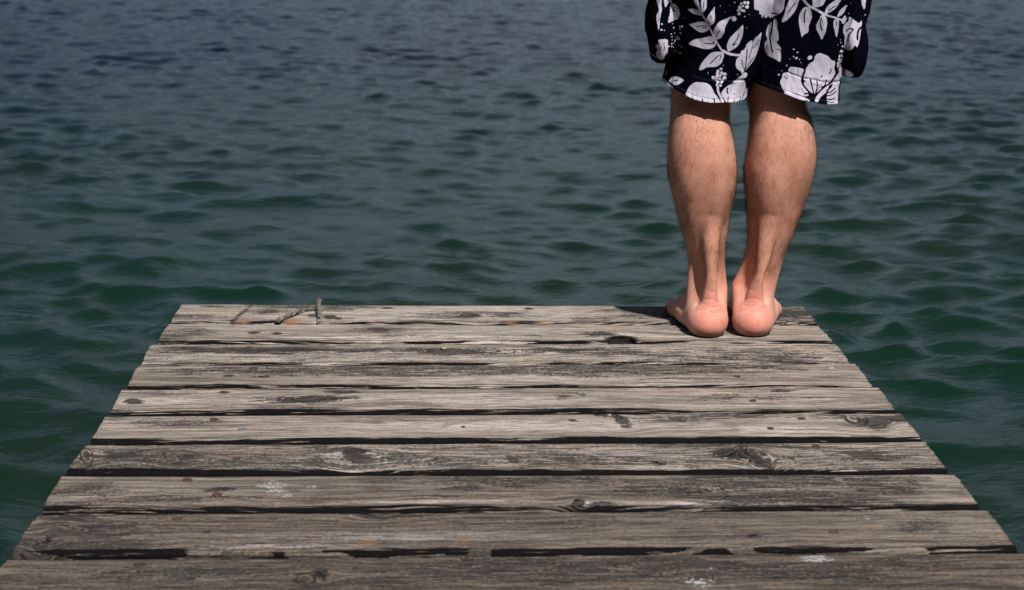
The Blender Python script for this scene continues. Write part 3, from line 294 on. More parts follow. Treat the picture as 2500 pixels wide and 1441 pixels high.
# ------------------------------------------------------------------ jetty
jetty = empty('jetty', (0, -.7, 0))
tag(jetty, 'old weathered grey wooden jetty of wide cross planks over the green lake water', 'jetty')
EDGE = [.50, .52, .62, .70, .80, .98, 1.15, .80, .72, .8, .9, .9]
TONE = [0, .05, .10, .18, .10, .05, .30, .55, .72, 1.1, 1.1, 1.1]  # rises towards the near planks, standing in for darkening at the frame edge
THICK = .034
SBASE = [.0, .12, .42, .10, .12, 0, .40, .25, .30, .40, .4, .4]
def make_plank(i):
    if i < len(BOARDS):
        (blx, bly), (flx, fly), (brx, bry), (frx, fry) = BOARDS[i]
    else:
        k = i-len(BOARDS); y0 = -1.407-.142*k
        blx, bly, flx, fly, brx, bry, frx, fry = -.575, y0, -.573, y0-.128, .574, y0, .573, y0-.128
    gapf = .0055; rf = .007
    nx = 420; nt, nr, nfc = 46, 9, 9
    u = np.linspace(0, 1, nx)
    pts = []                                                   # (v along the board top 0..1, dy, z) profile
    yb = bly+(bry-bly)*u; yf = fly+(fry-fly)*u-gapf
    # ragged long edges
    yf = yf+(fbm(u*30, 0*u+i, 5, 4)-.5)*.006+(fbm(u*3, 0*u+i, 9, 2)-.5)*.003
    yb = yb+(fbm(u*24, 0*u+i+40, 6, 4)-.5)*.004
    prof = []                                                  # list of (kind, param)
    rows = []; arc = []; s = 0
    th = THICK
    def row(y, z, a): rows.append((y, z)); arc.append(a)
    row(yb-.002, np.full(nx, -th), -.036)
    row(yb+0, np.full(nx, -th+.002), -.033)
    for q in np.linspace(-.026, -.004, 4): row(yb+0, np.full(nx, q), q-.001)
    for k in range(4):
        a = (k+1)/5*math.pi/2; r = .003; row(yb-r*(1-math.sin(math.pi/2-a)) if False else yb-r*(1-math.cos(a)), np.full(nx, -r+r*math.sin(a)), -.003+.003*k/4)
    for k in range(nt):
        t = k/(nt-1); y = (yb-.003)*(1-t)+(yf+rf)*t; row(y, np.zeros(nx), t*.13)
    for k in range(1, nr+1):
        a = k/nr*math.pi/2; row(yf+rf-rf*math.sin(a), np.full(nx, -rf+rf*math.cos(a)), .13+rf*a)
    e0 = .13+rf*math.pi/2
    for k in range(1, nfc+1):
        q = k/nfc*(th-rf-.002); row(yf+0, np.full(nx, -rf-q), e0+q)
    row(yf+.003, np.full(nx, -th), e0+.03)
    nv = len(rows)
    Yr = np.array([r[0] for r in rows]); Zr = np.array([r[1] for r in rows]); A = np.array(arc)
    tv = np.clip(A/.13, 0, 1)[:, None]
    # ragged saw-cut ends
    el = blx+(flx-blx)*tv+(fbm(tv*5+i, tv*0, 11, 4)-.5)*.005
    er = brx+(frx-brx)*tv+(fbm(tv*5+i+9, tv*0, 12, 4)-.5)*.005
    Xr = el*(1-u[None])+er*u[None]
    Zw = Zr.copy()
    Zw += (fbm(Xr*5, Yr*14, 31+i, 3)-.5)*.0024*(Zr > -.03)
    Zw -= (np.abs((tv-.5)*2)**3)*.0009                          # cupping
    P = np.stack([Xr, Yr, Zw], -1)                              # nv,nx,3
    X, Y = Xr, Yr
    Av = np.broadcast_arrays(A[:, None], Xr)[0].copy()
    stain = np.zeros_like(X); bleach = stain.copy(); rust = stain.copy(); knot = stain.copy(); white = stain.copy(); flame = stain.copy(); flamew = stain.copy()
    V = Av.copy(); onface = A[:, None] > .125
    yproj = Y.copy()
    for b, k, cx, cy, rx, ry, st, sk in FEAT:
        if b != i: continue
        lx = X-cx-sk*(yproj-cy); ly = (yproj-cy)
        lx = lx+(fbm(X*40, Y*90, 7, 3)-.5)*rx*.8; ly = ly+(fbm(X*25+9, Y*60, 8, 3)-.5)*ry*.9
        d = np.sqrt((lx/rx)**2+(ly/ry)**2)
        m = 1-sstep(.0, 1.55, d)
        if k == 's': stain = np.maximum(stain, m*st*1.35)
        elif k == 'b': bleach = np.maximum(bleach, (1-sstep(.3, 1.3, d))*st)
        elif k == 'r': rust = np.maximum(rust, m*st)
        elif k == 'w': white = np.maximum(white, m*st*.62)
        elif k == 'f':
            flame = (ly/ry)**2*7+(lx/rx)*5; flamew = 1-sstep(.6, 1.2, d)
        elif k == 'k':
            dd = np.sqrt(((X-cx-sk*(Y-cy))/rx)**2+((Y-cy)/ry)**2)
            knot = np.maximum(knot, np.clip(st*np.exp(-(dd/1.15)**2*.9), 0, 1.2))
            stain = np.maximum(stain, .75*np.exp(-((dd-1.05)/.22)**2))
            P[..., 2] += .0012*np.exp(-(dd/1.1)**4)-.0012*np.exp(-((dd-1.15)/.2)**2)
        if k in 'k' or (k == 's' and st >= 1):
            wx, wy = max(rx*2.6, .02), max(ry*1.6, .012)
            e = np.exp(-((X-cx)/wx)**2-((Y-cy)/wy)**2)
            V = V+(Y-cy)*e*.8
    # grain drifts gently across every board
    V = V+(fbm(X*1.6, V*6, 50+i, 3)-.5)*.05
    ragged = .1275+(fbm(X*7, X*0+i, 61, 4)-.5)*.018
    edge = sstep(-.006, .006, Av-ragged)
    edge = edge*(EDGE[i]+(fbm(X*9, Av*90, 71+i, 3)-.5)*.9)
    if i == 8:
        e = fbm(X*9, Av*60, 5, 2); edge = sstep(-.003, .003, Av-.128)*np.where(np.abs(e-.5) < .085, .0, .95)
    if i == 0:
        e = np.sin((X*150)+(Av-.12)*900)*sstep(.08, .3, X)+.25; edge = sstep(-.003, .004, Av-.126)*(.42+.26*e)
    edge = np.clip(edge, 0, 1.2)
    edge = np.maximum(edge, (A[:, None] < -.004)*.9)
    # ends soak up water and blacken a little
    xe = np.minimum(X-el, er-X); stain = np.maximum(stain, .55*np.exp(-xe/.02)*fbm(X*20, Y*80, 81, 3))
    gen = fbm(X*3.1+i*5, Y*13, 91, 4); stain = np.maximum(stain, sstep(.48, .72, gen)*.72)
    stain = np.maximum(stain, SBASE[i]*(.5+1.0*fbm(X*2.3+i*9, Y*9, 93, 3)))
    tone = np.clip(TONE[i]+(fbm(X*1.7, Y*4+i*3, 97, 3)-.5)*.9, 0, 1)
    if i == 1:                                                  # a lost knot leaves a hole in the front edge
        cx = .2125
        hx = np.abs(X-cx); notch = (1-sstep(.021, .0235, hx+(fbm(Y*70, X*30, 3, 2)-.5)*.006))
        lim = -.2505+.0025*(X-cx)/.02
        hit = (notch > .01) & (P[..., 1] < -.236-.0*X)
        P[..., 1] = np.where(hit, np.maximum(P[..., 1], -.2600+.0235*np.sqrt(np.clip(1-(hx/.0235)**2, 0, 1))+(fbm(X*300, X*0, 5, 2)-.5)*.003), P[..., 1])
        stain = np.maximum(stain, 1.3*(1-sstep(.85, 1.3, np.sqrt((hx/.027)**2+((Y+.262)/.030)**2))))
    # end caps
    nxn = nx
    G = np.stack([X+i*3.17, V+i*1.93, np.full_like(X, i*.71)], -1)
    Vt = P.transpose(1, 0, 2).reshape(-1, 3)
    f = grid_faces(nx, nv)
    def fl(a): return np.ascontiguousarray(np.broadcast_to(a, X.shape).T).ravel()
    # closing caps: fan strips between the profile and its centre line
    capV = []; capF = []; base = len(Vt)
    allF = [f[:, ::-1]]
    for side in (0, nx-1):
        ring = np.arange(nv)+side*nv; c = Vt[ring].mean(0); ci = base+len(capV); capV.append(c)
        ring2 = np.roll(ring, -1)
        tri = np.stack([ring, ring2, np.full(nv, ci)], -1)
        if side: tri = tri[:, ::-1]
        capF.append(tri)
    me_v = np.vstack([Vt, capV])
    faces = [tuple(int(a) for a in q) for q in allF[0]]+[tuple(int(a) for a in q) for t in capF for q in t]
    o = mesh_obj('plank', me_v, faces, WOOD, jetty)
    Gf = np.vstack([G.transpose(1, 0, 2).reshape(-1, 3), [[0, 0, 0], [0, 0, 0]]])
    attr_vec(o, 'gc', Gf)
    for n, a, d in (('stain', stain, .8), ('bleach', bleach, 0), ('rust', rust, 0), ('knot', knot, 0), ('edge', edge, .3), ('tone', tone, .5), ('white', white, 0), ('flame', flame, 0), ('flamew', flamew, 0)):
        attr_f(o, n, np.r_[fl(a), d, d])
    return o
planks = [make_plank(i) for i in range(12)]
planks[1]['label'] = 'plank with a lost knot hole in its front edge'
planks[2]['label'] = 'plank with long blackened mould patches'
planks[8]['label'] = 'plank with a swirled black and pale front edge'
planks[7]['label'] = 'plank with curved flame grain and a whitish splash'
for b, x, y, t in SCREWS:                                      # countersunk screw heads
    r = .0062 if t != 2 else .0052; V, Fc = [], []; n = 20
    prof = [(0, .0004), (r*.25, .0004), (r*.3, -.0004), (r*.42, -.0002), (r*.46, .0010), (r*.85, .0011), (r, .0003), (r*1.02, -.003)]
    for q, z in prof:
        for k in range(n): a = 2*math.pi*k/n; V.append((x+q*math.cos(a), y+q*math.sin(a), z+.0002))
    for j in range(len(prof)-1):
        for k in range(n): Fc.append((j*n+k, (j+1)*n+k, (j+1)*n+(k+1) % n, j*n+(k+1) % n))
    mesh_obj('screw', V, Fc, (RUST, ZINC, HOLE)[t], planks[b])
def solid(name, c, s, mat, bev=.006):
    v, f = box(c, s); o = mesh_obj(name, v, f, mat, jetty, smooth=False)
    b = o.modifiers.new('bevel', 'BEVEL'); b.width = bev; b.segments = 2; return o
for x in (-.40, .40): solid('beam', (x, -1.66, -THICK-.075), (.075, 3.2, .14), BEAM)
for y in (-.30, -2.6): solid('crossbeam', (0, y, -THICK-.145-.05), (.98, .09, .10), BEAM)
def post(x, y):
    P = [(x+.003*math.sin(k), y+.003*math.cos(k*2), -THICK-.012-.13*k) for k in range(14)]
    v, f = tube(P, [.052+.003*math.sin(k*1.7) for k in range(14)], 16); mesh_obj('post', v, f, BEAM, jetty)
for x in (-.30, .30):
    for y in (-.30, -2.6): post(x, y)
# ------------------------------------------------------------------ small things on the boards
def twisted(path, r, rs, turns, n=3, seg=60, ph=0):
    P = np.array(path, float); d = np.r_[0, np.cumsum(np.linalg.norm(np.diff(P, axis=0), axis=1))]; d /= d[-1]
    t = np.linspace(0, 1, seg); C = np.stack([np.interp(t, d, P[:, k]) for k in range(3)], -1)
    for _ in range(4): C[1:-1] = (C[:-2]+C[1:-1]*2+C[2:])/4
    out = []
    T = np.gradient(C, axis=0); T /= np.linalg.norm(T, axis=1)[:, None]
    S = np.cross(T, [0, 0, 1]); S /= np.linalg.norm(S, axis=1)[:, None]+1e-9; U = np.cross(S, T)
    for j in range(n):
        a = ph+2*math.pi*(j/n+turns*t); Q = C+r*(S*np.cos(a)[:, None]+U*np.sin(a)[:, None])
        rr = rs*(1+.15*np.sin(t*40+j)); out.append(tube(Q, list(rr), 7))
    return out
def rope_material():
    w = NT('grey_rope_strand'); tc = w.n('ShaderNodeTexCoord').outputs['Object']; n = w.noise(tc, scale=350, detail=3)
    w.l(w.mix(w.rng(n, .38, .62), (.030, .027, .025), (.22, .205, .185)), w.p.inputs['Base Color']); w.p.inputs['Roughness'].default_value = .8
    w.l(w.bump(n, .6, .001), w.p.inputs['Normal']); return w.m
ROPE = rope_material()
mw = WIRE['main']; sw = WIRE['side']
rope = empty('rope_scrap', (mw[1][0], mw[1][1], .003))
tag(rope, 'frayed grey twisted cord tied round the far plank left of the standing person', 'rope')
up_ = [(mw[0][0]+.002, mw[0][1]-.001, -.028), (mw[0][0]+.002, mw[0][1], -.004), (mw[0][0]+.001, mw[0][1]+.008, .005), (mw[1][0], mw[1][1], .0065), (mw[2][0]+.001, mw[2][1], .009), (mw[2][0]+.003, mw[2][1]+.016, .009)]
v, f = join(twisted(up_, .0026, .0026, 2.2, 3, 70)); mesh_obj('cord', v, f, ROPE, rope)
fr = []
g = np.random.default_rng(4); tip = np.array(up_[-1])
for k in range(9):
    d = np.array([g.normal()*.5+(.5 if k % 2 else 0), g.random()*.4, .9+g.random()*.3]); d /= np.linalg.norm(d); L = .006+g.random()*.004
    fr.append(tube([tip-d*.004, tip+d*L*.5, tip+d*L+np.array([g.normal()*.002, 0, -.001])], [.0011, .0009, .0004], 5))
v, f = join(fr); mesh_obj('frayed_end', v, f, ROPE, rope)
sp = [(mw[2][0], mw[2][1]-.01, .008)]+[(a, b, z) for (a, b), z in zip(sw, (.006, .005, .0065, .004, .002))]
v, f = join(twisted(sp[:4], .0012, .0013, 1.5, 2, 40)+twisted(sp[3:], .0022, .0026, 1.0, 3, 40)); mesh_obj('loose_strand', v, f, ROPE, rope)
w = NT('dry_leaf'); w.p.inputs['Base Color'].default_value = (.33, .36, .12, 1); w.p.inputs['Roughness'].default_value = .6
lx, ly = WIRE['leaf']; n = 14
LV = []
for k in range(n):
    a = 2*math.pi*k/n; q = .0042*(1+.35*math.sin(3*a+1)); LV.append((lx+q*math.cos(a), ly+1.6*q*math.sin(a), .0035+.0014*math.sin(2*a)))
LV += [(lx, ly, .0016)]+[(p[0], p[1], p[2]-.0006) for p in LV]+[(lx, ly, .0008)]
LF = [(k, (k+1) % n, n) for k in range(n)]+[(n+1+(k+1) % n, n+1+k, 2*n+1) for k in range(n)]+[(k, n+1+k, n+1+(k+1) % n, (k+1) % n) for k in range(n)]
o = mesh_obj('leaf_fragment', LV, LF, w.m); tag(o, 'tiny pale green leaf scrap on the blackened third plank', 'leaf')
# ------------------------------------------------------------------ surface nets
def surface_nets(F, org, h):
    s = F < 0
    c = np.zeros(tuple(n-1 for n in F.shape), np.int8)
    for a in (0, 1):
        for b in (0, 1):
            for d in (0, 1): c += s[a:F.shape[0]-1+a, b:F.shape[1]-1+b, d:F.shape[2]-1+d]
    act = (c > 0) & (c < 8); I = np.argwhere(act); idx = -np.ones(act.shape, np.int64); idx[act] = np.arange(len(I))
    S = np.zeros((len(I), 3)); C = np.zeros(len(I)); cor = [(a, b, d) for a in (0, 1) for b in (0, 1) for d in (0, 1)]
    val = {k: F[I[:, 0]+k[0], I[:, 1]+k[1], I[:, 2]+k[2]] for k in cor}
    for k in cor:
        for ax in range(3):
            if k[ax]: continue
            k2 = tuple(1 if q == ax else k[q] for q in range(3)); a, b = val[k], val[k2]
            m = (a < 0) != (b < 0); t = np.where(m, a/np.where(m, a-b, 1), 0)
            p = np.zeros((len(I), 3)); p += k; p[:, ax] += t; S += p*m[:, None]; C += m
    V = (I+S/C[:, None])*h+org
    Q = []
    for ax in range(3):
        o1, o2 = [q for q in range(3) if q != ax]
        sl0 = [slice(None)]*3; sl1 = [slice(None)]*3; sl0[ax] = slice(0, -1); sl1[ax] = slice(1, None)
        A, B = s[tuple(sl0)], s[tuple(sl1)]; E = np.argwhere(A != B)
        E = E[(E[:, o1] > 0) & (E[:, o2] > 0) & (E[:, o1] < F.shape[o1]-1) & (E[:, o2] < F.shape[o2]-1)]
        def at(d1, d2):
            q = E.copy(); q[:, o1] -= d1; q[:, o2] -= d2; return idx[q[:, 0], q[:, 1], q[:, 2]]
        q = np.stack([at(1, 1), at(0, 1), at(0, 0), at(1, 0)], -1)
        inside = s[E[:, 0], E[:, 1], E[:, 2]]; flip = inside if ax != 1 else ~inside
        q[~flip] = q[~flip][:, ::-1]; Q.append(q)
    Q = np.vstack(Q); Q = Q[(Q >= 0).all(1)]
    return V, Q
def laplace(V, Q, it, lam=.5):
    E = np.vstack([Q[:, [0, 1]], Q[:, [1, 2]], Q[:, [2, 3]], Q[:, [3, 0]]]); E = np.vstack([E, E[:, ::-1]])
    cnt = np.bincount(E[:, 0], minlength=len(V)).clip(1)
    for k in range(it):
        l = lam if k % 2 == 0 else -lam*1.03
        M = np.stack([np.bincount(E[:, 0], V[E[:, 1], a], len(V)) for a in range(3)], -1)/cnt[:, None]
        V = V+(M-V)*l
    return V
def smin(a, b, k):
    h = np.clip(.5+.5*(b-a)/k, 0, 1); return b*(1-h)+a*h-k*h*(1-h)
def smax(a, b, k): return -smin(-a, -b, k)
def ell(P, c, r):
    q = [(P[k]-c[k])/r[k] for k in range(3)]; d = np.sqrt(q[0]**2+q[1]**2+q[2]**2)
    g = np.sqrt((q[0]/r[0])**2+(q[1]/r[1])**2+(q[2]/r[2])**2)+1e-6
    return d*(d-1)/g
def cap(P, a, b, ra, rb, sc=(1, 1, 1)):
    a = np.array(a, float); b = np.array(b, float); s = np.array(sc, float)
    A = a*s; B = b*s; D = B-A; L = (D@D)
    p = [P[k]*s[k]-A[k] for k in range(3)]
    t = np.clip((p[0]*D[0]+p[1]*D[1]+p[2]*D[2])/L, 0, 1)
    return (np.sqrt(sum((p[k]-t*D[k])**2 for k in range(3)))-(ra+(rb-ra)*t))/max(1, s.max())
def smooth_tab(z, tab):
    t = np.array(sorted(tab)); zz = np.linspace(-.1, 1.0, 1101); v = np.interp(zz, t[:, 0], t[:, 1])
    k = np.exp(-np.linspace(-2.2, 2.2, 41)**2); k /= k.sum(); v = np.convolve(np.pad(v, 20, 'edge'), k, 'valid')
    return np.interp(z, zz, v)
LEGS = {
 'L': dict(xl=[(.0, .346), (.054, .350), (.0725, .3495), (.087, .3485), (.1163, .341), (.1453, .330), (.173, .320), (.203, .3105), (.2445, .2995), (.28, .293), (.304, .2915), (.336, .2935), (.363, .296), (.41, .298), (.47, .292), (.56, .272), (.66, .262)],
           xr=[(.0, .395), (.054, .396), (.0725, .396), (.087, .394), (.1163, .3915), (.1367, .3925), (.173, .3975), (.203, .3995), (.2254, .4025), (.2655, .407), (.289, .4055), (.3364, .397), (.3631, .393), (.41, .3975), (.47, .405), (.56, .425), (.66, .43)],
           heel=(.3645, -.254), th=R(1.5), s=-1, ten=(.3655, .3665, .362)),
 'R': dict(xl=[(.0, .434), (.054, .432), (.0725, .433), (.0798, .433), (.1018, .435), (.1237, .436), (.1636, .436), (.2032, .432), (.2655, .426), (.289, .424), (.3209, .4298), (.3675, .4344), (.4144, .428), (.47, .422), (.56, .428), (.66, .43)],
           xr=[(.0, .480), (.0578, .481), (.0872, .484), (.1237, .4936), (.1673, .5115), (.2178, .5264), (.2422, .534), (.2815, .5389), (.3135, .5406), (.3524, .5325), (.3945, .5235), (.47, .53), (.56, .56), (.66, .575)],
           heel=(.4365, -.2495), th=R(10.5), s=1, ten=(.4475, .452, .462)),
}
YB = [(0, -.20), (.06, -.203), (.10, -.207), (.14, -.216), (.17, -.224), (.21, -.234), (.25, -.243), (.29, -.249), (.33, -.248), (.37, -.238), (.41, -.226), (.45, -.222), (.50, -.232), (.58, -.25), (.66, -.262)]
YF = [(0, -.135), (.08, -.138), (.12, -.141), (.18, -.135), (.25, -.124), (.33, -.112), (.38, -.102), (.42, -.092), (.46, -.088), (.52, -.095), (.66, -.105)]
CREASE = ((.081, .011, .12), (.0645, .015, .20), (.0545, .019, .26), (.046, .023, .12))
def leg_field(side, h):
    D = LEGS[side]; hx, hy = D['heel']; sg = D['s']
    x0, x1 = (.235, .455) if side == 'L' else (.395, .585)
    org = np.array([x0, -.285, -.012]); n = np.ceil((np.array([x1, .055, .64])-org)/h).astype(int)
    X, Y, Z = np.meshgrid(*[org[k]+h*np.arange(n[k]) for k in range(3)], indexing='ij')
    X, Y, Z = (a.astype(np.float32) for a in (X, Y, Z))
    z1 = org[2]+h*np.arange(n[2])
    xl, xr, yb, yf = (smooth_tab(z1, t)[None, None].astype(np.float32) for t in (D['xl'], D['xr'], YB, YF))
    cx, rx = (xl+xr)/2, (xr-xl)/2; cy, ry = (yb+yf)/2, (yf-yb)/2
    qx, qy = (X-cx)/rx, (Y-cy)/ry
    pw = 2.25
    d = (np.abs(qx)**pw+np.abs(qy)**pw)**(1/pw)
    f = (d-1)*np.minimum(rx, ry)*.95
    P0 = (X, Y, Z)
    # calf heads: the inner one sits lower
    mi = -sg; cxm = (xl+xr)/2
    f = smin(f, ell(P0, (float(smooth_tab(.29, D['xl'])+smooth_tab(.29, D['xr']))/2+mi*.020, -.212, .285), (.030, .040, .085)), .02)
    f = smin(f, ell(P0, (float(smooth_tab(.32, D['xl'])+smooth_tab(.32, D['xr']))/2-mi*.020, -.212, .315), (.030, .038, .075)), .02)
    # fade the shank out inside the foot
    f = np.maximum(f, (.045-Z)*1.0)
    t0, t1, t2 = D['ten']
    # everything below the calf
    k = int((.26-org[2])/h); X, Y, Z = X[..., :k], Y[..., :k], Z[..., :k]; g = f[..., :k]
    c, s_ = math.cos(D['th']*sg), math.sin(D['th']*sg)
    dx, dy = X-hx, Y-hy
    v = dx*s_+dy*c; u = (dx*c-dy*s_)*sg                        # v forward, u towards the little toe
    P = (u, v, Z)
    def wp(a, b, z): return (hx+sg*a*c+b*s_, hy-sg*a*s_*1.0+b*c, z) if sg > 0 else (hx-a*c+b*s_, hy+a*s_+b*c, z)
    ten = cap((X, Y, Z), (t0, hy+.026, .045), (t1, hy+.0225, .10), .0102, .0088)
    ten = np.minimum(ten, cap((X, Y, Z), (t1, hy+.0225, .10), (t2, -.219, .20), .0088, .018))
    g = smin(g, ten, .007)
    PW = (X, Y, Z); q15 = lambda tb: float(smooth_tab(.145, tb))
    xin, xout = (q15(D['xr']), q15(D['xl'])) if sg < 0 else (q15(D['xl']), q15(D['xr']))
    ib = np.minimum(cap(PW, (xin+sg*.0150, -.178, .145), wp(-.0268, .078, .075), .0115, .0115), cap(PW, wp(-.0268, .078, .075), wp(-.0190, .060, .042), .0115, .0155))
    g = smin(g, ib, .013)                                                     # inner ankle bone
    ob = np.minimum(cap(PW, (xout-sg*.0130, -.180, .145), wp(.0220, .068, .062), .0100, .0100), cap(PW, wp(.0220, .068, .062), wp(.0160, .066, .036), .0100, .0150))
    g = smin(g, ob, .012)                                                     # outer ankle bone
    foot = ell(P, (0, .039, .022), (.0335, .039, .032))
    foot = smin(foot, ell(P, (.001, .050, .022), (.033, .050, .026)), .012)
    foot = smin(foot, cap((X, Y, Z), wp(0, .038, .038), (t1*.8+t0*.2, hy+.0345, .094), .0268, .0115), .018)
    foot = smin(foot, ell(P, (-.004, .092, .056), (.025, .036, .036)), .016)
    foot = smin(foot, cap(P, (-.004, .09, .060), (-.014, .185, .024), .027, .014), .022)
    foot = smin(foot, ell(P, (.010, .125, .026), (.034, .060, .026)), .02)
    foot = smin(foot, ell(P, (.024, .125, .017), (.018, .070, .018)), .012)
    foot = smin(foot, ell(P, (-.027, .175, .018), (.019, .032, .0175)), .014)
    foot = smin(foot, ell(P, (.001, .185, .016), (.040, .028, .015)), .014)
    foot = smin(foot, ell(P, (.034, .165, .014), (.016, .030, .014)), .010)
    toes = [((-.030, .200, .015), (-.029, .232, .0135), (-.026, .246, .011), .0130, .0125),
            ((-.009, .205, .014), (-.009, .232, .015), (-.010, .251, .009), .0080, .0078),
            ((.007, .200, .013), (.009, .222, .015), (.009, .241, .008), .0075, .0072),
            ((.022, .190, .012), (.0245, .210, .014), (.026, .226, .008), .0072, .0070),
            ((.036, .176, .011), (.0405, .193, .0125), (.0425, .206, .008), .0078, .0076)]
    tt = None
    for a, b, e, ra, rb in toes:
        q = smin(cap(P, a, b, ra, rb), cap(P, b, e, rb, rb*.97), .004); tt = q if tt is None else smin(tt, q, .0022)
    foot = smin(foot, tt, .007)
    # instep hollow on the inner side
    foot = smax(foot, -ell(P, (-.046, .105, -.002), (.018, .050, .022)), .014)
    g = smin(g, foot, .015)
    g = smax(g, -ell(P, (.0190, .034, .088), (.0060, .014, .036)), .011)     # hollows beside the tendon
    g = smax(g, -ell(P, (-.0195, .034, .092), (.0055, .013, .034)), .011)
    for zz, wd, sl in CREASE:
        g = g+.0009*np.exp(-((Z-zz+sl*sg*(X-hx)*-1-.0022*np.sin((X-hx)*240+zz*900))/.0013)**2)*np.exp(-((X-hx-.001)/wd)**4)*(Y < hy+.04)
    g = smax(g, -(Z-.0004), .004)
    f[..., :k] = g
    return f, org
def build_body():
    VV, QQ, n0 = [], [], 0
    for sd_ in 'LR':
        f, org = leg_field(sd_, .0018); V, Q = surface_nets(f, org, .0018); V = laplace(V, Q, 4)
        V[:, 2] = np.maximum(V[:, 2], .0006)
        VV.append(V); QQ.append(Q+n0); n0 += len(V)
    # hips, trunk, arms and head (above the picture's top edge)
    h = .008; org = np.array([.43-.36, -.45, .60]); n = np.ceil(np.array([.72, .52, 1.22])/h).astype(int)
    P = [a.astype(np.float32) for a in np.meshgrid(*[org[k]+h*np.arange(n[k]) for k in range(3)], indexing='ij')]
    cx = .43
    b = cap(P, (cx-.085, -.18, .55), (cx-.085, -.18, .85), .072, .088); b = smin(b, cap(P, (cx+.085, -.18, .55), (cx+.085, -.18, .85), .072, .088), .02)
    b = smin(b, ell(P, (cx, -.175, .92), (.165, .11, .12)), .05)
    for s in (-1, 1): b = smin(b, ell(P, (cx+s*.07, -.235, .86), (.075, .065, .085)), .03)
    b = smin(b, ell(P, (cx, -.165, 1.08), (.140, .095, .16)), .06); b = smin(b, ell(P, (cx, -.170, 1.28), (.165, .105, .17)), .06)
    b = smin(b, cap(P, (cx-.14, -.175, 1.42), (cx+.14, -.175, 1.42), .055, .055), .05)
    b = smin(b, cap(P, (cx, -.175, 1.42), (cx, -.160, 1.54), .055, .052), .03)
    b = smin(b, ell(P, (cx, -.145, 1.66), (.074, .092, .115)), .02); b = smin(b, ell(P, (cx, -.12, 1.60), (.052, .065, .06)), .03)
    b = smin(b, cap(P, (cx, -.055, 1.66), (cx, -.040, 1.625), .009, .013), .01)
    for s in (-1, 1):
        b = smin(b, ell(P, (cx+s*.077, -.15, 1.645), (.010, .018, .030)), .006)
        sh, el, wr = (cx+s*.185, -.18, 1.41), (cx+s*.225, -.17, 1.12), (cx+s*.11, .00, .98)
        b = smin(b, cap(P, sh, el, .052, .040), .03); b = smin(b, cap(P, el, wr, .040, .026), .012)
        b = smin(b, ell(P, (wr[0]-s*.035, wr[1]+.015, wr[2]-.03), (.045, .018, .040)), .02)
        for q in range(4):
            a = (wr[0]-s*(.055+.004*q), wr[1]+.018, wr[2]-.012-.018*q); e = (a[0]-s*(.045-.004*abs(q-1)), a[1]+.012-s*.004, a[2]-.018)
            b = smin(b, cap(P, a, e, .0095, .008), .004)
        b = smin(b, cap(P, (wr[0]-s*.02, wr[1]+.02, wr[2]), (wr[0]-s*.06, wr[1]+.035, wr[2]+.012), .012, .0095), .008)
    V, Q = surface_nets(b, org, h); V = laplace(V, Q, 4); VV.append(V); QQ.append(Q+n0)
    return np.vstack(VV), np.vstack(QQ), n0
BV, BQ, NLEG = build_body()
person = empty('person', (.40, -.2, 0))
tag(person, 'barefoot person seen from behind in black and white floral shorts, standing on the jetty end', 'person')
def skin_material():
    w = NT('skin'); geo = w.n('ShaderNodeTexCoord').outputs['Object']; red, pale, vein, dirt = w.attr('red'), w.attr('pale'), w.attr('vein'), w.attr('dirt')
    n = w.noise(geo, scale=22, detail=4, rough=.6); n2 = w.noise(geo, scale=260, detail=3, rough=.7); n3 = w.noise(geo, scale=70, detail=3)
    c = w.mix(w.rng(n, .35, .65), (.475, .222, .152), (.575, .288, .213))
    c = w.mix(w.math('MULTIPLY', w.rng(n2, .42, .68), .30), c, (.30, .13, .075))
    c = w.mix(w.math('MULTIPLY', w.rng(n3, .5, .7), .25), c, (.62, .29, .215))
    c = w.mix(w.math('MULTIPLY', pale, .85), c, (.60, .345, .275))
    c = w.mix(red, c, w.mix(w.rng(n3, .35, .65), (.64, .215, .165), (.67, .275, .215)))
    c = w.mix(w.math('MULTIPLY', vein, .45), c, (.38, .24, .17))
    c = w.mix(dirt, c, (.16, .085, .05))
    n5 = w.noise(geo, detail=4, rough=.7, sc=(90, 90, 240))
    c = w.mix(w.math('MULTIPLY', w.math('MULTIPLY', red, w.rng(n5, .45, .70)), .55), c, (.50, .20, .13))
    c = w.mix(w.math('MULTIPLY', w.math('MULTIPLY', red, w.rng(n5, .42, .30)), .35), c, (.72, .42, .34))
    sp = w.n('ShaderNodeTexVoronoi'); w.l(geo, sp.inputs['Vector']); sp.inputs['Scale'].default_value = 46; sp.inputs['Randomness'].default_value = 1
    dots = w.math('MULTIPLY', w.rng(sp.outputs['Distance'], .055, .03), w.rng(w.noise(geo, scale=9), .56, .6))
    c = w.mix(w.math('MULTIPLY', dots, .8), c, (.12, .05, .03))
    w.l(c, w.p.inputs['Base Color']); w.p.inputs['Roughness'].default_value = .58; w.p.inputs['Specular IOR Level'].default_value = .3
    w.p.inputs['Subsurface Weight'].default_value = .22; w.p.inputs['Subsurface Radius'].default_value = (1, .35, .2); w.p.inputs['Subsurface Scale'].default_value = .006
    h = w.math('ADD', w.math('ADD', w.math('MULTIPLY', n2, .6), w.math('MULTIPLY', n3, .8)), w.math('MULTIPLY', n5, w.math('MULTIPLY', red, 1.2))); w.l(w.bump(h, .35, .0016), w.p.inputs['Normal']); return w.m
SKIN = skin_material()
